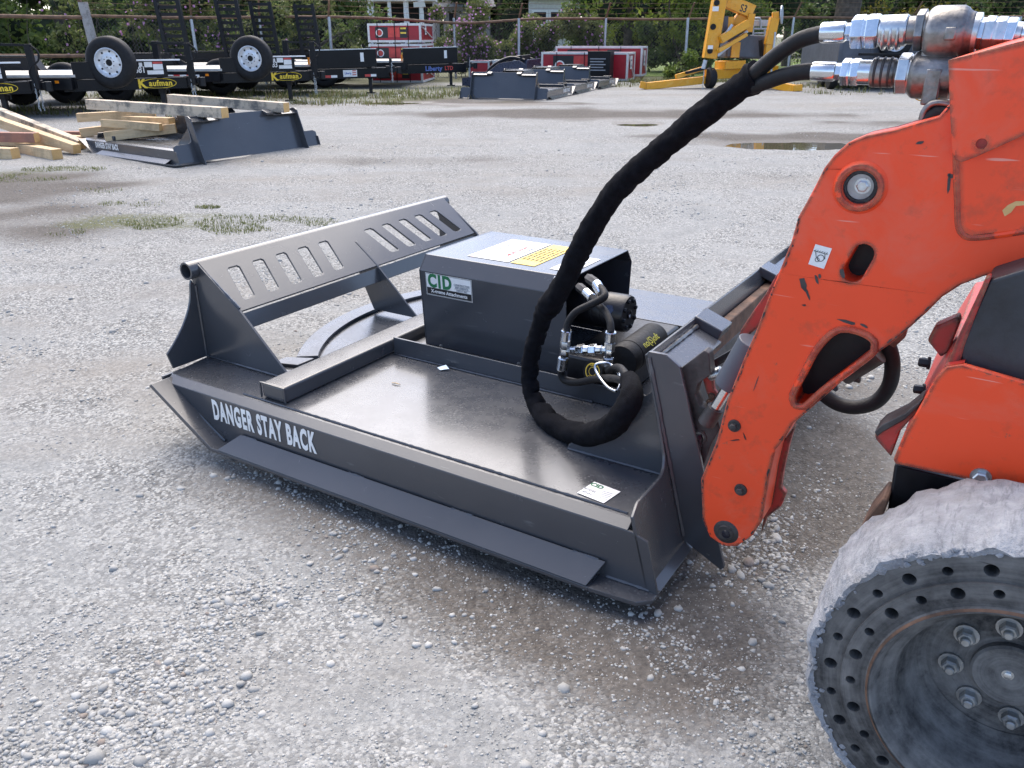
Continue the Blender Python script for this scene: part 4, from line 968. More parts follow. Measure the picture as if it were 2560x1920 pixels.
tag(make_hose(), 'black cloth-sleeved hose bundle looping from the loader couplers to the cutter', 'hose')

# ------------------------------------------------------------------ other brush cutters
def plain_cutter():
    r = make_cutter(False, False, False)
    for x, y0, y1 in ((.05, .10, .30), (.05, 1.55, 1.75), (.25, .30, .42)):
        MB().plate([(y0, 0), (y1, 0), (y1, .07), (y0, .07)], (x, 0, .19), (0, 1, 0), Vector((.5, 0, .87)), .01).build('front_bracket', 'charcoal', r, .002)
    return r
proto = plain_cutter()
def place_cutter(o, corner, rz, z, sz, label):
    o.rotation_euler = (0, 0, rz); o.scale = (1, 1, sz)
    o.location = (corner[0]-1.757*cos(rz), corner[1]-1.757*sin(rz), z)
    tag(o, label, 'brush cutter', 'brush cutters in the yard')
copies = [copy_tree(proto) for _ in range(3)]
c2 = (-3.353,8.4002); c3 = (-1.0353,17.3863)
place_cutter(proto, c2, -.639, .062, .85, 'charcoal brush cutter loaded with loose timbers, left of the yard')
e = Vector((.342, .940))
place_cutter(copies[0], c3, radians(-110), .10, .95, 'grey brush cutter with its mounting plate turned to the camera, nearest of three in line')
place_cutter(copies[1], (c3[0]+e.x*1.80+.02, c3[1]+e.y*1.80), radians(-110), .10, .95, 'grey brush cutter in the middle of the line of three')
place_cutter(copies[2], (c3[0]+e.x*3.6+.10, c3[1]+e.y*3.6), radians(-110), .10, .95, 'grey brush cutter at the back of the line, closest to the red crates')

# ------------------------------------------------------------------ timbers
def timber(p0, p1, mat, label, w=.092, h=.092, grp='loose timbers'):
    p0 = Vector(p0); p1 = Vector(p1); d = p1-p0; L = d.length
    o = MB().box(-L/2, L/2, -w/2, w/2, -h/2, h/2).build('timber', mat, None, .003)
    o.rotation_euler = d.to_track_quat('X', 'Z').to_euler(); o.location = (p0+p1)/2
    for s in (-1, 1):
        MB().box(s*L/2-.0005, s*L/2+.0015*s+.0005, -w/2+.004, w/2-.004, -h/2+.004, h/2-.004).build('sawn_end', 'end_grain', o, 0)
    return tag(o, label, 'timber', grp)
timber((-4.7215,9.6,0.572), (-2.9125,8.68,0.5492), 'mould_timber', 'long mould-stained timber lying across the front of the loaded cutter', .105, .105)
timber((-4.0457,10.2,0.5847), (-2.496,9.5,0.5351), 'mould_timber', 'long mould-stained timber resting on the far end of the mounting plate', .105, .105)
timber((-4.9632,9.75,0.4141), (-4.1511,9.95,0.4387), 'fresh_timber', 'tan timber topmost on the left of the loaded cutter', .095, .095)
timber((-4.4985,9.35,0.3935), (-3.8435,9.3,0.3502), 'fresh_timber', 'short tan timber lying slantwise across the two lowest timbers', .080, .080)
timber((-4.9712,9.75,0.247), (-4.5289,10.0,0.2828), 'fresh_timber', 'short tan timber low on the left, on the cutter front')
timber((-4.4484,9.25,0.2603), (-3.7376,9.45,0.3265), 'fresh_timber', 'tan timber lying lowest on the cutter deck', .10, .10)
timber((-3.7715,9.45,0.3905), (-4.5521,9.9,0.3731), 'fresh_timber', 'tan timber half hidden behind the slantwise one')
G2 = 'timbers heaped on the ground'
timber((-6.62, 10.55, .53), (-4.86, 9.52, .14), 'mould_timber', 'long stained timber leaning on the heap, upper one', .10, .10, G2)
timber((-6.15, 9.85, .44), (-4.75, 9.18, .135), 'fresh_timber', 'long clean timber leaning on the heap, lower one', .10, .10, G2)
timber((-6.30, 9.95, .16), (-5.05, 9.55, .14), 'fresh_timber', 'tan timber under the two leaning ones', .10, .10, G2)
timber((-6.2, 9.35, .26), (-5.20, 9.25, .25), 'red_timber', 'reddish timber lying across the heap', .10, .10, G2)
timber((-5.95, 9.1, .12), (-5.28, 8.92, .12), 'fresh_timber', 'thick tan block at the frame edge of the heap', .12, .12, G2)
timber((-5.45, 9.35, .125), (-4.80, 8.85, .12), 'fresh_timber', 'pale timber with its sawn end towards the camera', .11, .11, G2)
timber((-5.75, 10.3, .16), (-5.1, 10.25, .16), 'red_timber', 'reddish block behind the leaning timbers', .10, .10, G2)
timber((-5.35, 9.85, .17), (-4.75, 9.75, .15), 'fresh_timber', 'tan block beside the loaded cutter nose', .10, .10, G2)

# ------------------------------------------------------------------ trailers
def tyre_wheel(root, name, c, ax, R, W, rimmat='rim_silver', spare=True):
    w = empty(name, (0,0,0), 0, root); c = Vector(c); ax = Vector(ax).normalized()
    MB().lathe([(R*.56, W*.08), (R*.62, 0), (R*.80, -.012), (R*.92, .004), (R*.985, .03), (R, .055), (R, W-.055), (R*.985, W-.03), (R*.9, W), (R*.56, W-.02)], c, ax, 56).build('tyre', 'tyre_black', w, 0, 50)
    gr = MB()
    for h in (.075, .115, .155):
        if h < W-.04: gr.lathe([(R*1.001, h), (R*1.001, h+.009)], c, ax, 56)
    gr.build('tread_groove', 'black_rubber', w, 0)
    rim = MB().lathe([(R*.57, .02), (R*.575, .004), (R*.55, .0), (R*.53, .012), (R*.50, .045), (R*.46, .055), (R*.34, .050), (R*.27, .036), (R*.22, .036), (0, .036)], c, ax, 48).build('rim', rimmat, w, 0, 40)
    a = ax.cross(Vector((0,0,1))).normalized(); b = ax.cross(a)
    for k in range(8):
        t = 2*pi*k/8+.2; p = c+(a*cos(t)+b*sin(t))*R*.43+ax*.0495
        MB().lathe([(0, 0), (R*.040, 0), (R*.040, -.004)], p, ax, 12).build('hand_hole', 'black_rubber', rim)
        t += .39; p = c+(a*cos(t)+b*sin(t))*R*.215+ax*.034
        MB().lathe([(0, 0), (R*.022, 0), (R*.022, .004)], p, ax, 8).build('nut_hole', 'black_rubber', rim)
    MB().lathe([(0, 0), (R*.13, 0), (R*.13, .01)], c+ax*.033, ax, 24).build('hub_bore', 'black_rubber', rim)
    return w
def chain(root, p0, sag, n, mat='galvanised', s=1.):
    """short safety chain hanging from p0"""
    for i in range(n):
        p = Vector(p0)+Vector((.004*sin(i*2.), .01*sin(i*1.3), -i*.036*s)); t = i % 2
        pts = [p+Vector(((.011*cos(a) if t else 0), (0 if t else .011*cos(a)), .025*s*sin(a))) for a in np.linspace(0, 2*pi, 9)]
        MB().tube(pts, .0042*s, 5, False).build('chain_link', mat, root)
def ramp(root, x, y, L=1.36, w=.44, lean=.12, rungs=10):
    r = empty('ramp', (0,0,0), 0, root)
    for dx in (0, w): MB().bar((x+dx, y, .55), (x+dx-lean, y+.05, .55+L), .075, .10, (0, 1, 0)).build('ramp_rail', 'black_paint', r)
    for k in range(rungs):
        t = (k+.6)/rungs; MB().bar((x-lean*t, y+.05*t, .55+L*t), (x+w-lean*t, y+.05*t, .55+L*t), .06, .065).build('rung', 'black_paint', r)
def trailer_frame(root, bar_len=5.7, boards=True):
    bl = 'black_paint'
    for y in (0, 2.0): MB().box(-bar_len, -1.55, y, y+.08, .40, .58).build('side_rail', bl, root, .004)
    for x in (-bar_len, -4.2, -2.8, -1.60): MB().box(x, x+.08, .082, 1.998, .42, .54).build('cross_member', bl, root)
    for k in range(9): MB().box(-bar_len+.02, -1.52, .085+k*.213, .085+k*.213+.206, .582, .622).build('deck_board', 'deck_board', root, .003)
    for y in (0, 2.0):
        for x in (-4.45, -3.55):
            tyre_wheel(root, 'wheel', (x, y+(.10 if y == 0 else .28), .38), (0, 1 if y == 0 else -1, 0), .36, .19, 'black_paint')
        if y == 0: continue
        y0 = 2.10
        fd = [(-5.02, .50), (-4.82, .86), (-3.20, .86), (-3.0, .50), (-3.03, .50), (-3.22, .835), (-4.80, .835), (-4.99, .50)]
        MB().py(fd, y0, y0+.25).build('fender', bl, root, .003)
        MB().py([(-4.98, .60), (-4.80, .83), (-3.22, .83), (-3.04, .60)], y0, y0+.01).build('fender_skirt', bl, root)
def tongue(root, z0=.38, z1=.54):
    nb = None
    for y0, y1 in ((.04, .98), (2.04, 1.12)):
        b = MB().bar((-1.70, y0, (z0+z1)/2), (-.12, y1, (z0+z1)/2), .05, z1-z0)
        b.bar((-1.70, y0, z1), (-.12, y1, z1), .085, .012); b.bar((-1.70, y0, z0), (-.12, y1, z0), .085, .012)
        o = b.build('tongue_beam', 'black_paint', root); nb = nb or o
    cp = MB(); cp.box(-.16, .03, .99, 1.11, .42, .56); cp.box(.02, .16, 1.01, 1.09, .44, .53); cp.cyl((.12, 1.05, .40), (.12, 1.05, .54), .055, n=16)
    cp.bar((-.05, 1.05, .56), (-.05, 1.05, .72), .05, .06, (1, 0, 0))
    cp.build('coupler', 'black_steel', root, .004)
    return nb
def jack(root, x=-.50, y=.88, top=1.10):
    j = MB().box(x-.05, x+.05, y-.05, y+.05, .30, top).build('jack', 'black_paint', root, .006)
    MB().box(x-.036, x+.036, y-.036, y+.036, .03, .30).build('jack_leg', 'black_steel', j, .003)
    MB().box(x-.10, x+.10, y-.09, y+.09, .0, .028).build('jack_foot', 'black_steel', j, .003)
    MB().tube([(x+.05, y-.02, .36), (x+.12, y-.02, .36), (x+.12, y-.02, .30)], .012, 8).build('jack_crank', 'black_steel', j)
Dv = Vector((1.58, .94, 0)).normalized()      # along the near tongue beam
def brand_logo(root, c):
    Nn = Vector((Dv.y, -Dv.x, 0))
    o = empty('brand_logo', (0,0,0), 0, root); c = Vector(c)+Nn*.027; n = 40
    el = [c+Dv*(.06+.27*cos(2*pi*k/n))+Vector((0, 0, .074*sin(2*pi*k/n)))+Nn*.002 for k in range(n+1)]
    MB().tube(el, .0055, 6, False).build('logo_oval', 'logo_gold', o)
    lettering('logo_letter', 'K', 'logo_gold', o, c+Dv*-.20+Nn*.008, Dv, (0, 0, 1), .20, .04, .95)
    lettering('logo_letters', 'aufman', 'logo_gold', o, c+Dv*.085+Nn*.006, Dv, (0, 0, 1), .125, .03, 1., width=.36, space=1.1)
def kaufman(jb, rz, number, spare, label):
    """flat equipment trailer; jb is the ground point under its jack"""
    root = empty('equipment_trailer', (0,0,0), rz)
    o = Vector((-.50, .88)); root.location = (jb[0]-(o.x*cos(rz)-o.y*sin(rz)), jb[1]-(o.x*sin(rz)+o.y*cos(rz)), .10)
    trailer_frame(root); tongue(root); jack(root)
    # reflective tape on the near rail
    for k in range(14):
        MB().box(-5.2+k*.235, -5.2+k*.235+.115, -.004, -.001, .475, .525).build('red_tape', 'red_reflector', root)
        MB().box(-5.2+k*.235+.116, -5.2+k*.235+.234, -.004, -.001, .475, .525).build('white_tape', 'decal_white', root)
    # front tray, its stickers and rail
    Nn = Vector((Dv.y, -Dv.x, 0)); A = Vector((-1.55, .10, 0)); 
    tr = MB().bar(A+Vector((0, 0, .68)), A+Dv*1.40+Vector((0, 0, .68)), .02, .25).build('front_tray', 'black_paint', root, .003)
    MB().bar(A+Dv*.95+Vector((0, 0, .815)), A+Dv*1.62+Vector((0, 0, .815)), .05, .022).build('tray_edge', 'white_paint', tr)
    def stick(s0, s1, z0, z1, m):
        p = A+Nn*.0125; MB().add([p+Dv*s0+Vector((0,0,z0)), p+Dv*s1+Vector((0,0,z0)), p+Dv*s1+Vector((0,0,z1)), p+Dv*s0+Vector((0,0,z1))], [(0,1,2,3)]).build('sticker', m, tr, 0, 0)
    for q in ((.98, 1.03, .72, .78, 'decal_white'), (1.06, 1.18, .71, .79, 'decal_white'), (1.19, 1.34, .76, .79, 'decal_red'), (1.19, 1.34, .67, .755, 'decal_white'), (1.09, 1.34, .60, .66, 'decal_white')): stick(*q)
    jt = Vector((-.50, .82, 1.07)); pt = Vector((.03, .98, 1.05))
    MB().bar(jt, pt, .035, .035).build('front_rail', 'black_paint', root)
    MB().bar((.0, .97, .44), (-.02, .97, 1.07), .075, .09, (1, 0, 0)).build('rail_post', 'black_paint', root, .004)
    MB().tube(smooth_path([(.03, .96, 1.05), (.12, .95, .96), (.10, .95, .84), (-.01, .94, .76), (-.06, .93, .66), (-.02, .93, .52)], 5), .014, 8).build('breakaway_cable', 'black_rubber', root)
    p = A+Dv*.93+Nn*.0125
    lettering('fleet_number', number, 'decal_white', root, p+Vector((0, 0, .67))+Nn*.001, Dv, (0, 0, 1), .135, .02, .82)
    lettering('fleet_number', number[-4:], 'decal_white', root, (-2.15, -.003, .455), (1, 0, 0), (0, 0, 1), .085, .02, .75)
    bc = Vector((-1.70, .04, .46))+Dv*1.34
    brand_logo(root, bc)
    if spare: tyre_wheel(root, 'spare_wheel', (-1.02, .20, .79), (.10, 1, .05), .385, .20)
    for y in (.98, 1.10): chain(root, (-.02, y-.05, .50), 0, 11)
    MB().box(-1.80, -1.74, -.006, -.001, .50, .54).build('marker_lamp', 'amber', root)
    return tag(root, label, 'trailer', 'black trailers parked in echelon')
t0 = kaufman((-7.677,13.0026), .03, '04679', False, 'black equipment trailer cut off by the left frame edge, nearest of the row')
t1 = kaufman((-5.8035,14.3564), .02, '04681', True, 'black equipment trailer numbered 04681 with spare wheel on its side')
t2 = kaufman((-4.2944,16.7518), .02, '04683', True, 'black equipment trailer numbered 683 with spare wheel, behind the loaded cutter')
def box_trailer(jb, rz, kind, ramps, label):
    root = empty('utility_trailer', (0,0,0), rz)
    o = Vector((-.50, .88)); root.location = (jb[0]-(o.x*cos(rz)-o.y*sin(rz)), jb[1]-(o.x*sin(rz)+o.y*cos(rz)), .10)
    trailer_frame(root); tongue(root, .33, .52); jack(root, -.5, .88, .95)
    Nn = Vector((Dv.y, -Dv.x, 0)); A = Vector((-1.62, .03, 0))
    MB().bar(A+Vector((0, 0, .71)), A+Dv*1.50+Vector((0, 0, .73)), .03, .36).build('front_panel', 'black_paint', root, .004)
    MB().bar(A+Vector((0, 0, .895)), A+Dv*1.50+Vector((0, 0, .915)), .06, .018).build('panel_cap', 'galvanised', root)
    MB().bar(A+Vector((-.03, -.01, .62)), A+Vector((-.03, -.01, .76)), .05, .04).build('marker_lamp', 'amber', root)
    p = Vector((-1.70, .04, .42))+Nn*.027
    def st(s0, s1, z0, z1, m, nm='sticker'):
        return MB().add([p+Dv*s0+Vector((0,0,z0)), p+Dv*s1+Vector((0,0,z0)), p+Dv*s1+Vector((0,0,z1)), p+Dv*s0+Vector((0,0,z1))], [(0,1,2,3)]).build(nm, m, root, 0, 0)
    if kind == 'flag':
        st(.35, .50, -.07, -.02, 'decal_red'); st(.501, .64, -.07, -.02, 'decal_white'); st(1.28, 1.42, -.07, -.02, 'decal_red'); st(1.421, 1.55, -.07, -.02, 'decal_white')
        f = st(.78, 1.10, -.06, .075, 'decal_white')
        q = p+Nn*.003
        lettering('sticker_lettering', 'Liberty', 'decal_blue', f, q+Dv*.89+Vector((0, 0, .01)), Dv, (0, 0, 1), .06, .02, .9)
        for z in (.05, .01, -.03): MB().add([q+Dv*.99+Vector((0,0,z)), q+Dv*1.08+Vector((0,0,z)), q+Dv*1.08+Vector((0,0,z+.018)), q+Dv*.99+Vector((0,0,z+.018))], [(0,1,2,3)]).build('sticker_stripe', 'decal_red', f, 0, 0)
    else:
        q = p+Nn*.004
        lettering('sticker_lettering', 'Liberty', 'decal_blue', root, q+Dv*.90+Vector((0, 0, .005)), Dv, (0, 0, 1), .15, .03, 1.1)
        lettering('sticker_lettering', 'LTD', 'decal_red', root, q+Dv*1.33+Vector((0, 0, .005)), Dv, (0, 0, 1), .13, .03, 1.)
    q = A+Nn*.018
    MB().add([q+Dv*1.12+Vector((0,0,.66)), q+Dv*1.20+Vector((0,0,.66)), q+Dv*1.20+Vector((0,0,.84)), q+Dv*1.12+Vector((0,0,.84))], [(0,1,2,3)]).build('sticker', 'decal_white', root, 0, 0)
    for y in (.98, 1.10): chain(root, (-.02, y-.05, .60), 0, 11)
    for x, y in ramps: ramp(root, x, y)
    return tag(root, label, 'trailer', 'black trailers parked in echelon')
box_trailer((-3.1047,19.1049), .05, 'flag', [(-4.55, .2), (-3.75, 1.7)], 'black trailer with a small flag sticker on its tongue, behind the grassy strip')
box_trailer((-1.5145,21.8377), .06, 'logo', [(-5.0, .2), (-4.25, 1.7)], 'black trailer with blue and red tongue lettering, farthest right of the row')

# ------------------------------------------------------------------ grey enclosed trailer at right
def grey_trailer():
    c = (8.461,19.5495); root = empty('dump_trailer', (c[0], c[1], .10), -.10)
    b = MB(); b.box(-1.12, 1.12, 0, 3.6, .42, 1.28); b.build('bed', 'slate_paint', root, .01)
    for z0, z1 in ((1.06, 1.10), (.60, .63)): MB().box(-1.13, 1.13, -.02, -.002, z0, z1).build('bed_rib', 'slate_paint', root, .003)
    for x in (-1.12, -.42, .36, 1.06): MB().box(x, x+.06, -.03, -.002, .43, 1.06).build('bed_post', 'slate_paint', root, .003)
    tyre_wheel(root, 'spare_wheel', (.02, -.24, 1.02), (0, 1, 0), .36, .18)
    MB().box(-.75, .75, -.42, -.22, .74, .79).build('battery_shelf', 'black_paint', root, .003)
    for x in (-1.05, .88): MB().lathe([(0, 0), (.34, 0), (.36, .03), (.36, .17), (.34, .2), (0, .2)], (x, 1.6, .36), (1, 0, 0), 32).build('wheel', 'tyre_black', root, 0, 40)
    for x in (-1.14, .98): MB().lathe([(0, 0), (.26, 0), (.28, .02), (.28, .15), (.26, .17), (0, .17)], (x, .5, .28), (1, 0, 0), 32).build('wheel', 'tyre_black', root, 0, 40)
    for s in (-1, 1): MB().bar((s*.5, 0, .46), (s*.06, -1.0, .46), .07, .14).build('tongue_beam', 'black_steel', root)
    MB().box(-.08, .08, -1.2, -.98, .36, .52).build('coupler', 'black_steel', root, .004)
    for s in (-.1, .1): chain(root, (s-.15, -1.05, .42), 0, 9)
    MB().box(-.05, .05, -.85, -.75, .0, .75).build('jack', 'black_steel', root, .003)
    tag(root, 'slate grey dump trailer with spare wheel, behind the hose couplers', 'trailer')
grey_trailer()

# ------------------------------------------------------------------ shipping crates
def crate(loc, rz, L, Wd, H, label, mat='crate_red', art=True, pallet=False, tape='crate_tape', stickers=True, grp='shipping crates'):
    """crate with its long front face along local x, right end at x = 0"""
    root = empty('shipping_crate', loc, rz); z0 = .10 if pallet else .02
    MB().box(-L+.02, -.02, .02, Wd-.02, z0, H-.01).build('carton', mat, root, .004)
    t = .055
    for y in (0, Wd-t):
        for z in (z0-.01, H-t): MB().box(-L, 0, y, y+t, z, z+t).build('frame_edge', tape, root, .002)
        for x in (-L, -t): MB().box(x, x+t, y+.001, y+t-.001, z0, H-.002).build('frame_edge', tape, root, .002)
    for x in (-L, -t):
        for z in (z0-.01, H-t): MB().box(x+.001, x+t-.001, t, Wd-t, z+.001, z+t-.001).build('frame_edge', tape, root, .002)
    if art:
        MB().bar((-.012, Wd*.12, H-.09), (-.012, Wd*.85, z0+.10), .02, .05, (1, 0, 0)).build('end_brace', tape, root)
        for x in (-L*.82, -L*.5, -L*.25): MB().box(x, x+.02, -.006, -.001, z0, H).build('strap', 'black_rubber', root)
        a = MB().box(-L*.86, -L*.62, .012, .017, z0+.10, H-.09).build('printed_panel', 'decal_black', root, 0, 0)
        MB().lathe([(0, 0), (H*.20, 0)], (-L*.78, .010, (z0+H)/2), (0, -1, 0), 24).build('printed_badge', 'decal_white', a, 0, 0)
        MB().lathe([(0, 0), (H*.15, 0)], (-L*.78, .008, (z0+H)/2), (0, -1, 0), 24).build('printed_badge', 'decal_red', a, 0, 0)
        MB().box(-L*.62, -L*.40, .012, .017, z0+.12, H-.10).build('printed_panel', 'decal_red', root, 0, 0)
        b = MB().box(-L*.40, -L*.26, .012, .017, z0+.10, H-.09).build('printed_panel', 'decal_black', root, 0, 0)
        for k in range(3): MB().box(-L*.385, -L*.28, .008, .011, z0+.2+k*.11, z0+.24+k*.11).build('printed_line', 'decal_yellow' if k < 2 else 'decal_white', b, 0, 0)
    if stickers:
        s = MB().box(-.001, .003, Wd*.30, Wd*.30+.24, H*.42, H*.88).build('shipping_label', 'decal_white', root, 0, 0)
        for k in range(2): MB().box(.0035, .005, Wd*.30+.04, Wd*.30+.20, H*.50+k*.14, H*.56+k*.14).build('label_print', 'decal_grey', s, 0, 0)
    if pallet:
        for y in (.05, Wd*.5, Wd-.14): MB().box(-L+.05, -.05, y, y+.09, 0, .085).build('pallet_runner', 'fresh_timber', root, .003)
    return tag(root, label, 'crate', grp)
p = (3.1821,23.7156); crate((p[0], p[1], .10), radians(-21), 2.50, .85, .74, 'long red crate nearest the brush cutters, printed badge on its side', 'crate_red', True)
crate((p[0]+.52, p[1]+.95, .10), radians(-19), 2.55, .80, .88, 'long red crate standing behind the other one, on a pallet', 'crate_red', True, True)
bx = (-2.3568,23.2,1.264)
for k, lab in enumerate(('red crate at the bottom of the stack beyond the trailers', 'red crate in the middle of the stack beyond the trailers', 'red crate on top of the stack beyond the trailers')):
    crate((bx[0], bx[1], .10+k*.50), -.06, 1.42, 2.2, .47, lab)
    
def small_crates():
    for x, y, L, h, m, lab in ((-.62, 25.2, .62, .50, 'crate_red', 'small red crate half hidden left of the navy attachment'), (.28, 25.0, .82, .52, 'slate_paint', 'slate crate with pale edges behind the navy attachment'), (1.05, 25.4, .72, .44, 'slate_paint', 'slate crate with pale edges left of the long red crates')):
        crate((x, y, .10), -.1, L, .9, h, lab, m, False, False, 'galvanised', False)
small_crates()

def navy_bucket():
    c = (-.35, 21.3); root = empty('grapple_bucket', (c[0], c[1], .10), -.25)
    sidep = [(-.9, .02), (-.9, .20), (-.35, .26), (.05, .55), (.55, .62), (.75, .50), (.80, .02)]
    for y in (0, 1.6): MB().py(sidep, y, y+.03).build('side_plate', 'navy_paint', root, .004)
    MB().plate([(0.03, 0), (1.6, 0), (1.6, .62), (.03, .62)], (.62, 0, .02), (0, 1, 0), (.2, 0, .98), .02).build('back_plate', 'navy_paint', root, .003)
    MB().box(-.9, .8, .03, 1.6, .02, .05).build('floor_plate', 'navy_paint', root, .003)
    for y in (.35, 1.2):
        MB().tube(smooth_path([(.62, y, .60), (.25, y, .66), (-.15, y, .50), (-.35, y, .30)], 5), .045, 8).build('grapple_arm', 'black_steel', root)
    MB().box(.5, .56, .3, 1.3, .60, .72).build('top_bar', 'black_steel', root, .004)
    tag(root, 'navy grapple bucket with black arms behind the line of cutters', 'bucket')
navy_bucket()
def black_carton():
    c = (2.7209,23.3254); root = empty('black_carton', (c[0]-.10, c[1]-.22, .10), radians(-21))
    MB().box(-.62, 0, 0, .4, 0, .78).build('carton', 'black_paint', root, .004)
    for k in range(5): MB().box(-.55, -.12-.06*(k % 2), -.004, -.001, .30+k*.07, .325+k*.07).build('printed_line', 'decal_grey', root, 0, 0)
    tag(root, 'black printed carton standing against the nearer long red crate', 'carton')
black_carton()

# ------------------------------------------------------------------ boom lift
def boom_lift():
    Y = 20.4; c = (4.925,20.333); root = empty('boom_lift', (0,0,0))
    y, bk, st = 'yellow', 'black_steel', 'galvanised'
    def B(nm, a, b, w, h, m=y, up=(0, 1, 0), bev=.006, par=None): return MB().bar(a, b, w, h, up).build(nm, m, par or root, bev)
    # outriggers and base
    B('outrigger', (3.1278,20.2,0.1654), (4.5896,20.6,0.283), .16, .16, up=(0,0,1)); B('outrigger', (6.3902,19.2,0.1429), (5.8125,20.2,0.2545), .15, .16, up=(0,0,1))
    B('outrigger_foot', (3.1029,20.2,0.1126), (3.1312,20.2,0.262), .20, .10); B('outrigger_foot', (6.3769,19.2,0.1094), (6.3676,19.2,0.2435), .20, .10)
    B('outrigger_brace', (3.8608,20.3,0.3693), (4.5198,20.6,0.5317), .10, .09); B('brace_cylinder', (4.0777,20.25,0.4581), (4.6017,20.55,0.5508), .06, .06, bk)
    B('chassis_beam', (4.6506,20.5,0.4115), (6.5314,21.6,0.4543), .28, .22, up=(0,0,1)); B('turret_base', (4.9621,20.7,0.6068), (5.4869,20.9,0.6259), .45, .18, up=(0,0,1))
    # wheels and tongue
    for p in ((4.6835,20.5,0.2607), (6.5077,21.8,0.3157)):
        MB().lathe([(0, 0), (.20, 0), (.23, .03), (.23, .14), (.20, .17), (0, .17)], (p[0]-.05, p[1], .33), (1, .25, 0), 28).build('wheel', 'tyre_black', root, 0, 40)
    MB().cyl((4.4599,20.2,0.5458), (4.4983,20.2,0.7355), .05, n=12).build('jockey_jack', 'galvanised', root); chain(root, (4.4625,20.1,0.4802), 0, 10, 'galvanised', 1.3)
    # masts
    m = B('lower_boom', (4.669,20.6,0.7599), (4.7899,20.6,2.1202), .30, .30, bev=.012)
    for p in ((4.6944,20.43,1.9405), (4.6598,20.43,1.4398), (4.6338,20.43,0.9283)): MB().lathe([(0, -.01), (.065, -.01), (.065, .02)], p, (0, 1, 0), 20).build('boom_hole', 'black_rubber', m)
    MB().box(-.07, .07, -.005, 0, -.05, .05).build('boom_sticker', 'decal_white', m).matrix_local = Matrix.Translation((4.6766,20.42,1.816))
    MB().box(-.06, .06, -.005, 0, -.04, .04).build('boom_sticker', 'decal_white', m).matrix_local = Matrix.Translation((4.6336,20.42,1.0058))
    B('upper_boom', (5.0127,20.9,1.9978), (5.6456,20.9,1.7587), .28, .32); lb = lettering('boom_number', 'S3', 'decal_black', root, (5.3998,20.74,1.823), (1, 0, -.25), (.25, 0, 1), .22, .02, .8)
    B('upper_boom', (4.8506,20.9,2.2248), (5.0424,20.9,1.9808), .26, .3)
    B('riser', (5.6038,20.8,1.7224), (5.5732,20.8,1.3289), .16, .20); B('riser_cylinder', (4.997,20.7,1.6711), (5.0017,20.7,1.3472), .10, .10, 'slate_paint')
    B('riser_post', (5.1163,20.8,1.6558), (5.1172,20.8,1.3732), .16, .2)
    B('link_arm', (5.472,20.5,1.5143), (4.8369,20.4,1.1594), .17, .20); B('link_arm', (5.4614,20.5,1.2769), (4.7903,20.3,0.9213), .09, .12); B('link_arm', (5.4991,20.6,1.3453), (4.8289,20.5,0.814), .06, .08, st)
    B('link_box', (5.2881,21.0,1.6592), (5.5412,21.0,1.4167), .3, .3); B('cylinder', (5.0936,20.45,1.481), (4.8955,20.35,1.1934), .06, .06, st)
    # power pack
    B('power_pack', (5.0686,21.0,1.0243), (6.0273,21.1,0.9939), .55, .52, 'slate_paint', (0, 0, 1), .05); B('pack_panel', (5.1986,20.72,0.9397), (5.4064,20.72,0.9391), .03, .34, y, (0, 0, 1))
    B('pack_edge', (5.8899,20.85,1.1546), (5.9598,20.85,0.8034), .10, .10, bk)
    # basket
    for (a, b) in (((5.8436,21.3,1.4007), (6.2283,21.3,1.3997)), ((5.8557,21.3,1.2947), (6.2392,21.3,1.3114)), ((5.7983,21.3,1.6289), (5.8476,21.3,1.1972)), ((6.1033,21.3,1.4), (6.1491,21.3,1.0181)), ((5.8653,21.3,1.6287), (5.961,21.3,1.6284))): MB().cyl(a, b, .022, n=8).build('basket_rail', st, root)
    MB().tube(smooth_path([(5.8219,21.3,1.5063), (5.8098,21.3,1.6114), (5.9217,21.3,1.6373), (5.9864,21.3,1.5759), (6.0071,21.3,1.4003)], 5), .02, 8).build('basket_rail', st, root)
    B('basket_floor', (5.8472,21.4,1.5251), (6.2424,21.4,1.524), .1, .14, st, (0, 0, 1))
    # stowed outrigger standing upright, with its round foot plate
    B('raised_outrigger', (6.0376,20.6,1.0517), (6.0964,20.6,1.6323), .20, .20); B('raised_outrigger', (6.0307,20.6,0.721), (6.0334,20.6,1.0863), .15, .16)
    B('outrigger_elbow', (6.046,20.6,1.6661), (6.1826,20.6,1.6826), .16, .12)
    MB().lathe([(0, 0), (.20, 0), (.20, .025), (0, .03)], (6.2463,20.6,1.6909), (1, -.45, .1), 32).build('foot_plate', st, root)
    B('outrigger_rod', (6.1233,20.5,1.3261), (6.1371,20.5,0.4602), .04, .04, st)
    tag(root, 'yellow towable boom lift folded on outriggers by the fence', 'boom lift')
boom_lift()

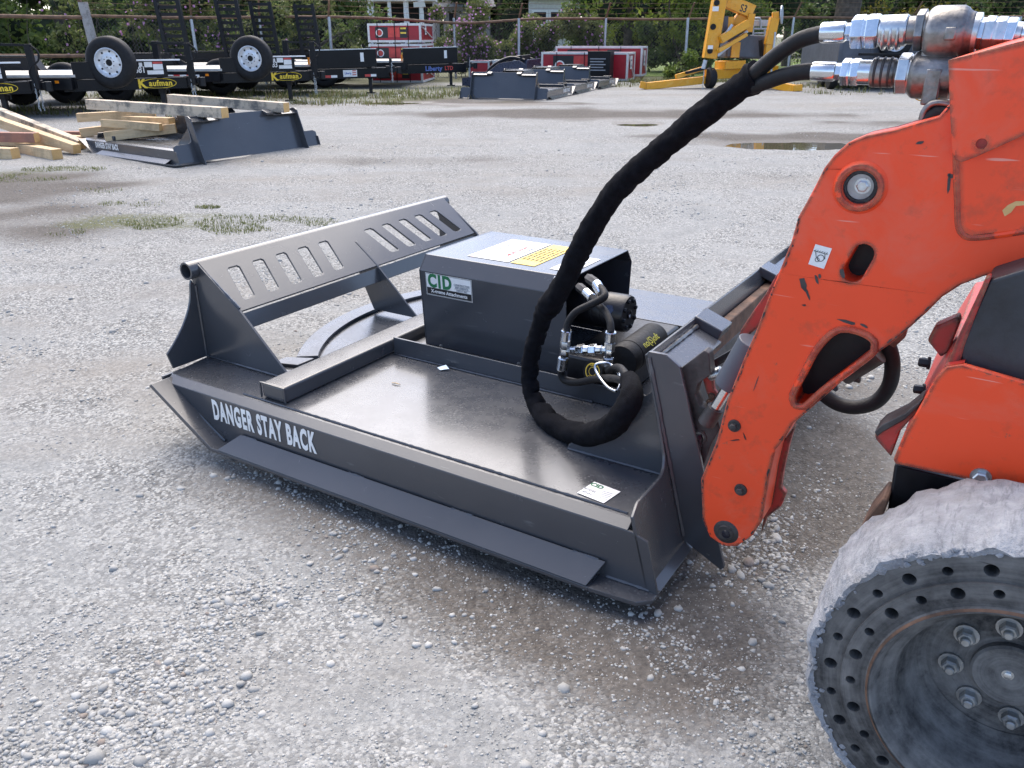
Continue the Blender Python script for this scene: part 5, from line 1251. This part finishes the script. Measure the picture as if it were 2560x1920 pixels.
# ------------------------------------------------------------------ fence
FENCE = [(-12.7463,19.6,1.2931)[:2], (-10.029,21.2,1.2854)[:2], (-4.82,23.8,1.2708)[:2], (0.2723,26.6,1.2564)[:2], (8.5755,26.2,1.2336)[:2], (17.4675,26.0,1.2091)[:2]]
def fence_at(s):
    for a, b in zip(FENCE[:-1], FENCE[1:]):
        L = hypot(b[0]-a[0], b[1]-a[1])
        if s <= L: return (a[0]+(b[0]-a[0])*s/L, a[1]+(b[1]-a[1])*s/L)
        s -= L
    return FENCE[-1]
FLEN = sum(hypot(b[0]-a[0], b[1]-a[1]) for a, b in zip(FENCE[:-1], FENCE[1:]))
def make_fence():
    root = empty('chain_link_fence', (FENCE[0][0], FENCE[0][1], .1)); inv = Vector((-FENCE[0][0], -FENCE[0][1], -.1))
    P = lambda s, z, o=0: Vector((*fence_at(s), z))+inv+Vector((0, o, 0))
    H = 1.72; g0 = hypot(FENCE[1][0]-FENCE[0][0], FENCE[1][1]-FENCE[0][1])
    # rusty gate rails at the left end
    for z in (1.70, .86): MB().tube([P(s, z+.01*sin(s*1.7)) for s in np.linspace(0, g0-.05, 12)], .045, 10).build('gate_rail', 'rusty_rail', root)
    MB().tube([P(g0-.20, 2.35), P(g0-.10, 1.8), P(g0+.02, .10)], .05, 10).build('leaning_pipe', 'rusty_rail', root)
    MB().tube([P(g0, .10), P(g0-.02, 1.1), P(g0-.08, 2.02)], .11, 12).build('gate_post', 'grey_wood', root)
    ss = [g0+.05]+[s for s in np.arange(g0+.1, FLEN, .5)]
    MB().tube([P(s, H+.02*sin(s*.9)-.10*math.exp(-((s-13.)/1.6)**2)) for s in ss], .036, 10).build('top_rail', 'rusty_rail', root)
    n = 0
    for u in [(-7.9772,22.3,1.2796)[:2], (-6.5075,23.1,1.2755)[:2], (-4.8631,23.8,1.2709)[:2], (-1.6303,25.65,1.2618)[:2], (0.2357,26.55,1.2565)[:2], (2.81,26.45,1.2494)[:2], (5.2361,26.3,1.2428)[:2], (8.2984,26.15,1.2343)[:2], (11.7601,26.1,1.2248)[:2], (14.8738,26.0,1.2162)[:2]]:
        b = Vector((u[0], u[1], 0))+inv
        MB().cyl(b+Vector((0, -.05, .08)), b+Vector((.012*((n % 3)-1), -.05, H+.02)), .042 if n % 2 == 0 else .034, n=12).build('fence_post', 'galvanised', root)
        MB().bar(b+Vector((0, -.05, H)), b+Vector((.10, -.28, H+.42)), .05, .02).build('barb_arm', 'rusty_rail', root); n += 1
    for k in range(3):
        z = H+.14+.13*k; MB().tube([P(s, z+.015*sin(s*2.1+k), -.05-.10*k) for s in np.arange(g0, FLEN, .6)], .0035, 4).build('barbed_wire', 'rusty_rail', root)
    # woven mesh
    w = MB(); st = .095
    s = g0-H
    def clip(s0, dirn):
        pts = []
        for k in range(0, 19):
            z = .12+(H-.14)*k/18; q = s0+dirn*(z-.12)
            if g0+.05 < q < FLEN-.1: pts.append(P(q, z))
        return pts
    while s < FLEN:
        for dr in (1, -1):
            pts = clip(s+(0 if dr == 1 else H), dr)
            if len(pts) > 1: w.tube([pts[0], pts[-1]] if len(pts) < 5 else [pts[0], pts[len(pts)//2], pts[-1]], .0021, 3, False)
        s += st
    o = w.build('woven_mesh', 'mesh_wire', root, 0, 0); o['kind'] = 'stuff'
    tag(root, 'galvanised chain link fence with rusty top rail along the yard edge', 'fence')
make_fence()

# ------------------------------------------------------------------ foliage
def leaf_mat(key, c1, c2, trans=.48):
    m = NT(key); g = m.n('ShaderNodeNewGeometry')
    c = m.mix(g.outputs['Random Per Island'], c1, c2); c = m.mix(m.ramp(m.noise(1.1, 3), .35, .65, 0, .5), c, tuple(x*.6 for x in c1))
    m.set(**{'Base Color': c, 'Roughness': .55, 'Transmission Weight': 0., 'Specular IOR Level': .3})
    t = m.n('ShaderNodeBsdfTranslucent'); m.l(c, t.inputs[0]); mx = m.n('ShaderNodeMixShader'); mx.inputs[0].default_value = trans
    m.l(m.b.outputs[0], mx.inputs[1]); m.l(t.outputs[0], mx.inputs[2]); m.l(mx.outputs[0], m.t.nodes['Material Output'].inputs[0])
    MATS[key] = m.m
leaf_mat('leaf_dark', (.062, .098, .028), (.15, .21, .058)); leaf_mat('leaf_mid', (.085, .135, .030), (.21, .28, .065)); leaf_mat('leaf_bright', (.13, .19, .03), (.28, .34, .06))
leaf_mat('leaf_vine', (.09, .125, .04), (.25, .28, .10)); leaf_mat('leaf_yellow', (.12, .12, .020), (.26, .22, .03)); leaf_mat('petal', (.58, .24, .52), (.82, .50, .76), .4)
leaf_mat('grass_blade', (.11, .135, .035), (.25, .26, .10), .3); leaf_mat('dry_grass', (.16, .14, .065), (.26, .23, .12), .3)
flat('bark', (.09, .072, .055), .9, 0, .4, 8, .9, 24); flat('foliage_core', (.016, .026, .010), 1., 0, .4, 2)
def leaves(cent, rad, n, size, seed, hollow=.45, droop=.0, squash=1.):
    """n small pointed leaves through ellipsoid clumps; returns verts and faces"""
    rng = np.random.default_rng(seed); cent = np.array(cent, float); rad = np.array(rad, float)
    w = (rad.prod(1))**(.66); w /= w.sum(); k = rng.choice(len(cent), n, p=w)
    d = rng.normal(size=(n, 3)); d /= np.linalg.norm(d, axis=1)[:, None]
    r = (hollow+(1-hollow)*rng.random(n)**.6)*(1+.10*rng.normal(size=n))
    p = cent[k]+d*r[:, None]*rad[k]
    a = rng.normal(size=(n, 3)); a[:, 2] -= droop; a /= np.linalg.norm(a, axis=1)[:, None]
    b = np.cross(a, rng.normal(size=(n, 3))); b /= np.linalg.norm(b, axis=1)[:, None]
    s = size*(.55+.9*rng.random(n))[:, None]
    V = np.stack([p-a*s*.5, p+b*s*.28, p+a*s*.5, p-b*s*.28], 1).reshape(-1, 3)
    return V
def quad_mesh(name, V, mat, parent=None):
    n = len(V)//4; me = bpy.data.meshes.new(name); me.vertices.add(len(V)); me.vertices.foreach_set('co', V.reshape(-1).astype('f'))
    me.loops.add(n*4); me.loops.foreach_set('vertex_index', np.arange(n*4, dtype='i')); me.polygons.add(n)
    me.polygons.foreach_set('loop_start', np.arange(n, dtype='i')*4); me.polygons.foreach_set('loop_total', np.full(n, 4, 'i')); me.update()
    me.materials.append(MATS[mat]); o = bpy.data.objects.new(name, me); COL.objects.link(o); o.parent = parent; return o
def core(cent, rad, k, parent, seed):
    """added dark filler blobs that stop daylight falling straight through the crown"""
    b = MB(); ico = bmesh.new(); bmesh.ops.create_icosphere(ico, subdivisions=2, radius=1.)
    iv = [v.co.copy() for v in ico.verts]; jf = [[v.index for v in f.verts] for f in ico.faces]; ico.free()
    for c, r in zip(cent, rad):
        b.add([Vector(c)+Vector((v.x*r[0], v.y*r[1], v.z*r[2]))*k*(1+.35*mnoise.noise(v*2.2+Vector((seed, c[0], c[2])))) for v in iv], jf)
    o = b.build('foliage_filler', 'foliage_core', parent, 0, 0); o['kind'] = 'stuff'; return o
def tree(name, x, y, h, spread, mat, label, seed, n=7000, size=.17, trunk=.16, low=.4, grp='trees beyond the fence', corek=.52, depth=1.4):
    rnd = random.Random(seed); root = empty(name, (x, y, .08))
    t = MB(); top = h*.75; pts = [(0, 0, -.1)]+[(rnd.uniform(-.12, .12)*k, rnd.uniform(-.12, .12)*k, top*k/5) for k in range(1, 6)]
    t.tube(pts, [trunk*1.25, trunk, trunk*.85, trunk*.7, trunk*.5, trunk*.3], 10)
    cent = []; rad = []
    for k in range(15):
        a = rnd.uniform(0, 2*pi); z = low+(h-low)*rnd.random()**1.1; q = spread*rnd.uniform(.2, 1.)*(1-.45*(z/h)**2)
        c = (cos(a)*q, sin(a)*q*min(1, depth/spread), z); s = rnd.uniform(.28, .5)*spread
        cent.append(c); rad.append((s, s*min(1, depth/spread)*1.1, s*.85))
        if k < 8:
            p0 = Vector((0, 0, min(top*.9, z*.5))); t.tube([p0, p0.lerp(Vector(c), .5)+Vector((0, 0, .15)), c], [trunk*.42, trunk*.25, trunk*.08], 6)
    t.build('trunk', 'bark', root, 0, 50)
    quad_mesh('crown', leaves(cent, rad, n, size, seed), mat, root)
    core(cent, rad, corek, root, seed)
    return tag(root, label, 'tree', grp)
X = lambda u, Y: (u-1280)/2030*Y*1.085      # sight-line station at distance Y to metres across the yard
T = [('broadleaf_tree', X(60, 24.5), 24.5, 6.0, 2.3, 'leaf_mid', 'leafy green tree at the far left behind the rusty gate rails', 11), ('broadleaf_tree', X(330, 26), 26, 6.5, 2.4, 'leaf_dark', 'dark green tree right of the leaning gate post', 12), ('broadleaf_tree', X(620, 28.5), 28.5, 7., 2.6, 'leaf_dark', 'dark tree behind the upright trailer ramps', 13),
     ('broadleaf_tree', X(850, 29), 29, 6.5, 2.3, 'leaf_dark', 'dark tree left of the ruined porch', 14), ('broadleaf_tree', X(1250, 44), 44, 8, 3.2, 'leaf_dark', 'dark tree between the two distant houses', 15), ('broadleaf_tree', X(1530, 31), 31, 6.5, 2.7, 'leaf_bright', 'bright green tree right of the utility pole', 16),
     ('broadleaf_tree', X(1700, 33), 33, 7, 2.4, 'leaf_bright', 'bright-leaved tree behind the boom lift mast', 17), ('broadleaf_tree', X(1870, 35), 35, 7, 2.8, 'leaf_dark', 'dark tree behind the boom lift basket', 18), ('broadleaf_tree', X(2130, 33), 33, 6.5, 2.8, 'leaf_dark', 'dark tree left of the stone building, above the couplers', 19), ('broadleaf_tree', X(2360, 34), 34, 6.5, 2.6, 'leaf_dark', 'dark tree nearest the stone building', 20)]
for a in T: tree(*a)
tree('broadleaf_tree', X(1440, 28.5), 28.5, 3.0, 1.2, 'leaf_mid', 'low green tree behind the long red crates', 23, 4500, .13, .06, .2)
tree('broadleaf_tree', X(1640, 29), 29, 3.2, 1.1, 'leaf_bright', 'low bright tree between pole and boom lift', 24, 4500, .13, .06, .3)
# thick trunk beside the boom lift
def big_trunk():
    root = empty('old_tree', (X(1985, 27.5), 27.5, .08)); b = MB()
    b.tube([(0, 0, -.1), (.02, 0, .5), (-.02, 0, 1.4), (.05, 0, 2.6), (.0, 0, 4.2)], [.50, .40, .36, .36, .30], 18, True, lambda i, k: 1+.07*mnoise.noise((cos(k*.35)*2, sin(k*.35)*2, i)))
    for a, z in ((.3, 3.2), (2.2, 3.6), (4., 3.9)): b.tube([(0, 0, z), (cos(a)*.8, sin(a)*.8, z+.9), (cos(a)*1.8, sin(a)*1.8, z+1.6)], [.16, .11, .05], 8)
    b.build('trunk', 'bark', root, 0, 60)
    cent = [(cos(a)*1.7, sin(a)*1.7, 5.2+.6*sin(a*3)) for a in np.linspace(0, 5.6, 8)]+[(0, 0, 6.2)]; rad = [(1.3, 1.3, .9)]*9
    quad_mesh('crown', leaves(cent, rad, 6000, .18, 5), 'leaf_mid', root)
    tag(root, 'thick-trunked old tree just right of the boom lift', 'tree', 'trees beyond the fence')
big_trunk()
# bushes and vines on the fence
def bush(name, u0, u1, Y, z0, z1, mat, label, seed, n=2600, flowers=0, size=.10, cat='bush', thick=.45, ck=.42):
    x0, x1 = X(u0, Y), X(u1, Y); root = empty(name, ((x0+x1)/2, Y, .08)); rnd = random.Random(seed); w = (x1-x0)/2
    cent = []; rad = []; m = max(9, int(w*16))
    for k in range(m):
        c = (rnd.uniform(-w, w), rnd.uniform(-thick, thick), rnd.uniform(z0, z1)); s = rnd.uniform(.22, .40)*min(1.1, max(.55, (z1-z0)))
        cent.append(c); rad.append((s, s*.9, s))
    quad_mesh('foliage', leaves(cent, rad, n, size, seed, .35), mat, root)
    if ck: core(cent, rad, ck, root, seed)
    st = MB()
    for k in range(9):
        a = rnd.uniform(-w, w); st.tube([(a, 0, 0), (a+rnd.uniform(-.15, .15), rnd.uniform(-.2, .2), z1*.5), (a+rnd.uniform(-.3, .3), rnd.uniform(-.3, .3), z1)], [.012, .009, .004], 5)
    st.build('stems', 'bark', root, 0)
    if flowers:
        rng = np.random.default_rng(seed+50); f = []
        for k in range(flowers):
            i = rng.integers(len(cent)); d = rng.normal(size=3); d[1] = -abs(d[1])-.25; d /= np.linalg.norm(d)
            p = np.array(cent[i])+d*np.array(rad[i])*1.03; nrm = np.array([rng.normal()*.5, -1, .35+rng.normal()*.4]); nrm /= np.linalg.norm(nrm)
            a = np.cross(nrm, [0, 0, 1.]); a /= np.linalg.norm(a); b = np.cross(nrm, a); s = .028*(.6+.7*rng.random())
            for j in range(4):
                t0, t1 = j*pi/2, (j+1)*pi/2
                f += [p, p+(a*cos(t0)+b*sin(t0))*s+nrm*s*.3, p+(a*cos((t0+t1)/2)+b*sin((t0+t1)/2))*s*1.15+nrm*s*.3, p+(a*cos(t1)+b*sin(t1))*s+nrm*s*.3]
        quad_mesh('blossoms', np.array(f), 'petal', root)
    return tag(root, label, cat, 'bushes and vines along the fence')
bush('dense_shrub', -60, 110, 22.3, .2, 2.6, 'leaf_mid', 'dense green shrub behind the rusty gate rails at the left edge', 30, 3400, 0, .14)
bush('dense_shrub', 100, 260, 22.9, .2, 2.6, 'leaf_dark', 'dark green shrub behind the spare wheel and gate post', 31, 3200, 0, .14)
bush('morning_glory_vine', 330, 425, 21.9, .7, 2.2, 'leaf_vine', 'vine with a few pink blossoms left of the first upright ramp', 32, 1500, 26, .10, 'vine', .14, .4)
bush('morning_glory_vine', 470, 560, 22.5, 1.0, 2.3, 'leaf_vine', 'pink blossoming vine between the first and second upright ramps', 33, 1300, 40, .10, 'vine', .14, .4)
bush('morning_glory_vine', 560, 700, 23.0, .6, 2.3, 'leaf_vine', 'pink blossoming vine between the second and third upright ramps', 34, 2300, 70, .10, 'vine', .14, .45)
bush('climbing_vine', 700, 800, 23.4, .5, 2.0, 'leaf_vine', 'pale green climbing vine right of the fourth upright ramp', 35, 2000, 6, .10, 'vine', .18, .45)
bush('dense_shrub', 800, 950, 25.0, .3, 2.1, 'leaf_vine', 'loose weedy shrub left of the stacked red crates', 36, 2800, 8, .11)
bush('dense_shrub', 420, 660, 24.4, .2, 2.0, 'leaf_dark', 'dark shrub behind the fence and the upright ramps', 37, 3400, 0, .13)
bush('flowering_bush', 1085, 1235, 27.1, .2, 2.0, 'leaf_vine', 'pink flowering bush right of the stacked red crates', 38, 11000, 330, .085)
bush('flowering_bush', 1225, 1350, 27.5, .2, 1.6, 'leaf_vine', 'pink flowering bush in front of the white house', 39, 9000, 190, .085)
bush('flowering_bush', 1345, 1460, 27.5, .2, 1.55, 'leaf_vine', 'sparsely flowering bush behind the long red crates', 40, 9000, 100, .085)
bush('dense_shrub', 1620, 1675, 25.0, .1, .75, 'leaf_mid', 'small green shrub at the end of the red crates', 41, 900, 0, .10, 'bush', .25)
bush('dense_shrub', 1560, 1790, 29.5, .3, 1.9, 'leaf_dark', 'dark shrub between crates and boom lift beyond the lawn edge', 42, 3800, 0, .14)
bush('dense_shrub', 2010, 2230, 27.5, .7, 1.9, 'leaf_yellow', 'yellow-green shrub left of the upper hose coupler', 43, 2600, 0, .12)
bush('dense_shrub', 2000, 2130, 27.2, .1, .6, 'leaf_mid', 'low green shrub left of the slate grey trailer', 44, 1500, 0, .11)
bush('dense_shrub', 2230, 2480, 28.0, .3, 2.2, 'leaf_dark', 'dark shrub behind the slate grey trailer', 45, 3400, 0, .14)
bush('dense_shrub', 1880, 2010, 30.5, .6, 2.3, 'leaf_dark', 'dark shrub behind the thick tree trunk', 46, 2400, 0, .14)
# far wood that closes the view
def far_wood():
    rnd = random.Random(77); cent = []; rad = []
    for k in range(120):
        x = -34+68*k/119+rnd.uniform(-.6, .6); cent.append((x, 52+rnd.uniform(-2, 3), rnd.uniform(.5, 6.5))); rad.append((2.0, 1.5, 2.0))
    o = quad_mesh('far_wood', leaves(cent, rad, 42000, .42, 9, .5), 'leaf_dark'); tag(o, 'dark distant woodland closing the view behind the houses', 'woodland', kind='stuff')
    core(cent, rad, .8, o, 3)
far_wood()

# ------------------------------------------------------------------ distant houses, pole
def houses():
    # ruined porch
    Y = 38; x0, x1 = X(955, Y), X(1112, Y); r = empty('porch_house', ((x0+x1)/2, Y, .1)); w = (x1-x0)/2
    MB().box(-w, w, .9, 4.5, 0, 2.6).build('wall', 'grey_wood', r); MB().box(-w-.2, w+.2, -.3, 1.2, 2.52, 2.68).build('porch_beam', 'white_paint', r, .01)
    MB().plate([(-w-.4, 0), (w+.4, 0), (w+.2, 3.2), (-w+.3, 3.2)], (0, -.5, 2.70), (1, 0, 0), Vector((0, .86, .5)), .08).build('roof', 'slate_paint', r, .01)
    for k, (u, wd) in enumerate(((985, .10), (992, .08), (1026, .10), (1061, .10), (1064, .08), (1092, .10), (1096, .07))): MB().cyl((X(u, Y)-r.location.x, -.15, .3), (X(u, Y)-r.location.x+.02*((k % 3)-1), -.15, 2.52), wd, wd*.8, 10).build('porch_column', 'white_paint', r)
    MB().box(-w, w, .86, .898, .4, 2.45).build('porch_shade', 'black_rubber', r)  # black sheet painted in for the shade inside the porch
    for x, z, q in ((-.55*w, 2.72, .45), (.35*w, 2.66, .3), (.75*w, 2.3, .25)): MB().plate([(-q, -.08), (q, -.12), (q*.8, .14), (-q, .10)], (x, -.62, z+.08), (1, .1, .1), (0, -.3, .95), .02).build('loose_board', 'white_paint', r)
    MB().box(-w, w, -.3, .9, .0, .35).build('porch_floor', 'grey_wood', r)
    tag(r, 'ruined house with white-columned porch above the red crate stack', 'house')
    # grey house
    Y = 43; x0, x1 = X(1138, Y), X(1236, Y); r = empty('grey_house', ((x0+x1)/2, Y, .1)); w = (x1-x0)/2
    MB().box(-w, w, 0, 5, 0, 2.5).build('wall', 'grey_wood', r)
    rf = MB(); rf.add([(-w-.3, -.3, 2.45), (w+.3, -.3, 2.45), (w-.2, 2.5, 3.7), (-w+.6, 2.5, 3.7), (-w-.3, 5.3, 2.45), (w+.3, 5.3, 2.45)], [(0,1,2,3), (1,5,2), (5,4,3,2), (4,0,3), (0,4,5,1)]); rf.build('roof', 'grey_wood', r, .01)
    wn = MB().box(-w*.75, -w*.45, -.03, -.003, 1.55, 2.2).build('window', 'black_rubber', r); MB().box(-w*.78, -w*.42, -.05, -.031, 1.48, 1.55).build('sill', 'white_paint', wn)
    tag(r, 'small grey house with one dark window behind the pink bush', 'house')
    # white house
    Y = 41; x0, x1 = X(1318, Y), X(1420, Y); r = empty('white_house', ((x0+x1)/2, Y, .1)); w = (x1-x0)/2
    MB().box(-w, w, 0, 5, 0, 2.75).build('wall', 'crate_tape', r)
    for k in range(14): MB().box(-w-.012, w+.012, -.014, -.002, .3+k*.17, .3+k*.17+.150).build('siding_board', 'crate_tape', r, .004)
    for a in (-.55, .15):
        f = MB().box(a*w-.38, a*w+.38, -.05, -.016, 1.0, 2.25).build('window', 'white_paint', r, .01); MB().box(a*w-.28, a*w+.28, -.06, -.052, 1.08, 1.6).build('pane', 'black_rubber', f); MB().box(a*w-.28, a*w+.28, -.06, -.052, 1.66, 2.16).build('pane', 'black_rubber', f)
    rf = MB(); rf.add([(-w-.3, -.4, 2.7), (w+.3, -.4, 2.7), (0, -.4, 3.9), (-w-.3, 5.3, 2.7), (w+.3, 5.3, 2.7), (0, 5.3, 3.9)], [(0,1,2), (5,4,3), (1,4,5,2), (3,0,2,5), (0,3,4,1)]); rf.build('roof', 'slate_paint', r, .01)
    tag(r, 'white sided house left of the utility pole', 'house')
    # stone building
    Y = 31; x0 = X(2478, Y); r = empty('stone_building', (x0, Y, .1))
    MB().box(.02, 6, .03, 5, 0, 4.4).build('mortar_wall', 'crate_tape', r)
    rnd = random.Random(4); z = .9; row = 0
    while z < 4.2:
        h = rnd.uniform(.13, .24); x = 0.
        while x < 2.3:
            L = rnd.uniform(.22, .55); d = .03+rnd.uniform(0, .03)
            q = [(x+.012, z+.012+rnd.uniform(0, .02)), (x+L-.012, z+.012+rnd.uniform(0, .02)), (x+L-.012-rnd.uniform(0, .03), z+h-.012-rnd.uniform(0, .02)), (x+.012+rnd.uniform(0, .03), z+h-.012)]
            MB().py(q, .03-d, .032).build('stone', rnd.choice(['white_paint', 'crate_tape', 'wall_stone']), r, .006); x += L
        z += h; row += 1
    MB().box(.35, .75, -.06, -.02, 1.25, 1.5).build('lamp_box', 'black_steel', r, .01)
    tag(r, 'pale rubble stone building at the top right corner', 'building')
    # utility pole
    Y = 35; r = empty('utility_pole', (X(1416, Y), Y, .05)); MB().tube([(0, 0, 0), (.02, 0, 4), (.0, 0, 9)], [.15, .13, .10], 14).build('pole', 'grey_wood', r, 0, 50)
    MB().bar((-.9, 0, 8.3), (.9, 0, 8.3), .10, .12).build('cross_arm', 'grey_wood', r)
    tag(r, 'grey wooden utility pole behind the flowering bushes', 'pole')
flat('wall_stone', (.55, .54, .52), .85, 0, .2, 9, .4, 40)
houses()
def lawn():
    m = NT('lawn_grass'); c = m.mix(m.ramp(m.noise(3, 5), .3, .7), (.10, .16, .03), (.17, .24, .05)); c = m.mix(m.math('MULTIPLY', m.ramp(m.noise(60, 3), .4, .7), .5), c, (.04, .07, .015))
    m.set(**{'Base Color': c, 'Roughness': .9}); m.bump(m.noise(90, 3), .8, .03); MATS['lawn'] = m.m
    b = MB(); n = 24
    b.add([(2.5+i*.7, 26.5+j*.8, .115+.03*mnoise.noise((i*.4, j*.4, 1))) for j in range(n) for i in range(n)], [(j*n+i, j*n+i+1, (j+1)*n+i+1, (j+1)*n+i) for j in range(n-1) for i in range(n-1)])
    tag(b.build('lawn', 'lawn', None, 0, 80), kind='structure')
lawn()

# ------------------------------------------------------------------ grass and weeds
def grass():
    rng = np.random.default_rng(21)
    def blades(name, spots, mat, label, hmin, hmax, wid):
        V = []
        for (cx, cy, rx, ry, n) in spots:
            a = rng.random(n)*2*pi; r = np.sqrt(rng.random(n)); x = cx+np.cos(a)*r*rx; y = cy+np.sin(a)*r*ry
            for xi, yi in zip(x, y):
                if mnoise.noise((xi*2.2, yi*2.2, 6.)) < -.05 and rx > .25: continue
                z = gz(xi, yi)-.004; h = rng.uniform(hmin, hmax); t = rng.random()*2*pi; lean = rng.uniform(.15, .9)*h
                dx, dy = np.cos(t), np.sin(t); w = wid*(.6+.8*rng.random())
                p = np.array([xi, yi, z]); m = p+np.array([dx*lean*.35, dy*lean*.35, h*.6]); e = p+np.array([dx*lean, dy*lean, h]); s = np.array([-dy, dx, 0])*w
                V += [p-s, p+s, m+s*.7, m-s*.7, m-s*.7, m+s*.7, e+s*.1, e-s*.1]
        o = quad_mesh(name, np.array(V), mat); return tag(o, label, 'grass', kind='stuff')
    g1 = (-2.1437,6.0368); g2 = (-2.4551,6.6043); g3 = (-3.2791,6.7326); g4 = (-4.4482,8.2645); g5 = (-4.6245,7.857); g6 = (-3.5868,7.2434); g7 = (-2.9789,6.6989); g8 = (-2.4635,5.858); g9 = (-3.1072,5.6915)
    near = [(g1[0], g1[1], .85, .26, 2600), (g2[0], g2[1], .11, .06, 240), (g3[0], g3[1], .12, .07, 120), (g4[0], g4[1], .42, .16, 900), (g5[0], g5[1], .55, .2, 900), (g6[0], g6[1], .2, .1, 90), (g7[0], g7[1], .15, .1, 90), (g8[0], g8[1], .7, .2, 1100), (g9[0], g9[1], .35, .15, 200)]
    blades('yard_weeds', near, 'grass_blade', 'thin green weeds growing through the gravel at left', .006, .030, .0026)
    far = [(-3.9, 18.2, 1.8, .8, 900), (-6, 16.2, 2.2, .6, 700), (-2.2, 17.9, 1.6, .9, 700), (-1.2, 19.2, 1.5, .9, 500), (-8, 14.6, 2.0, .7, 700), (-3.2, 16.2, 1.2, .5, 500), (-5.5, 18.5, 3., 1., 1200), (2.6, 21.8, 1.2, .4, 250), (4.9, 23.6, 2.0, .6, 700), (8.2, 21.0, 1.8, .6, 500), (7.2, 18.6, 1.0, .3, 160), (3.2, 23.2, .7, .3, 200), (-7.5, 19.5, 3, 1.5, 900)]
    blades('long_grass', far, 'grass_blade', 'long uneven grass under and behind the trailers', .03, .15, .008)
    blades('dry_grass', [(a, b-.3, c, d, n//2) for a, b, c, d, n in far], 'dry_grass', 'straw-coloured dry grass between the trailers', .03, .13, .008)
grass()

# ------------------------------------------------------------------ small litter on the cutter deck
def litter():
    p = (0.7238,0.5534,0.187); a = CUT_RZ; w = lambda q: Vector((CUT_AT[0]+q[0]*cos(a)-q[1]*sin(a), CUT_AT[1]+q[0]*sin(a)+q[1]*cos(a), q[2]))
    b = MB(); q = [(p[0]-.022, p[1]+.004, .1875), (p[0]+.004, p[1]-.014, .190), (p[0]+.030, p[1]+.004, .194), (p[0]+.006, p[1]+.018, .199)]
    b.add([w(x) for x in q]+[w((x[0], x[1], x[2]-.0012)) for x in q], [(0,1,2,3), (7,6,5,4), (0,4,5,1), (1,5,6,2), (2,6,7,3), (3,7,4,0)])
    tag(b.build('paper_scrap', 'paper', None, 0, 0), 'pale blue scrap of paper on the cutter deck', 'paper')
    p = (0.6565,0.3651,0.187); r = (0.6893,0.3693,0.187)
    tag(MB().tube([w((p[0], p[1], .1885)), w(((p[0]+r[0])/2, (p[1]+r[1])/2, .190)), w((r[0], r[1], .1885))], [.0016, .0022, .0012], 6).build('twig', 'fresh_timber', None), 'dry brown twig lying on the cutter deck', 'twig')
litter()
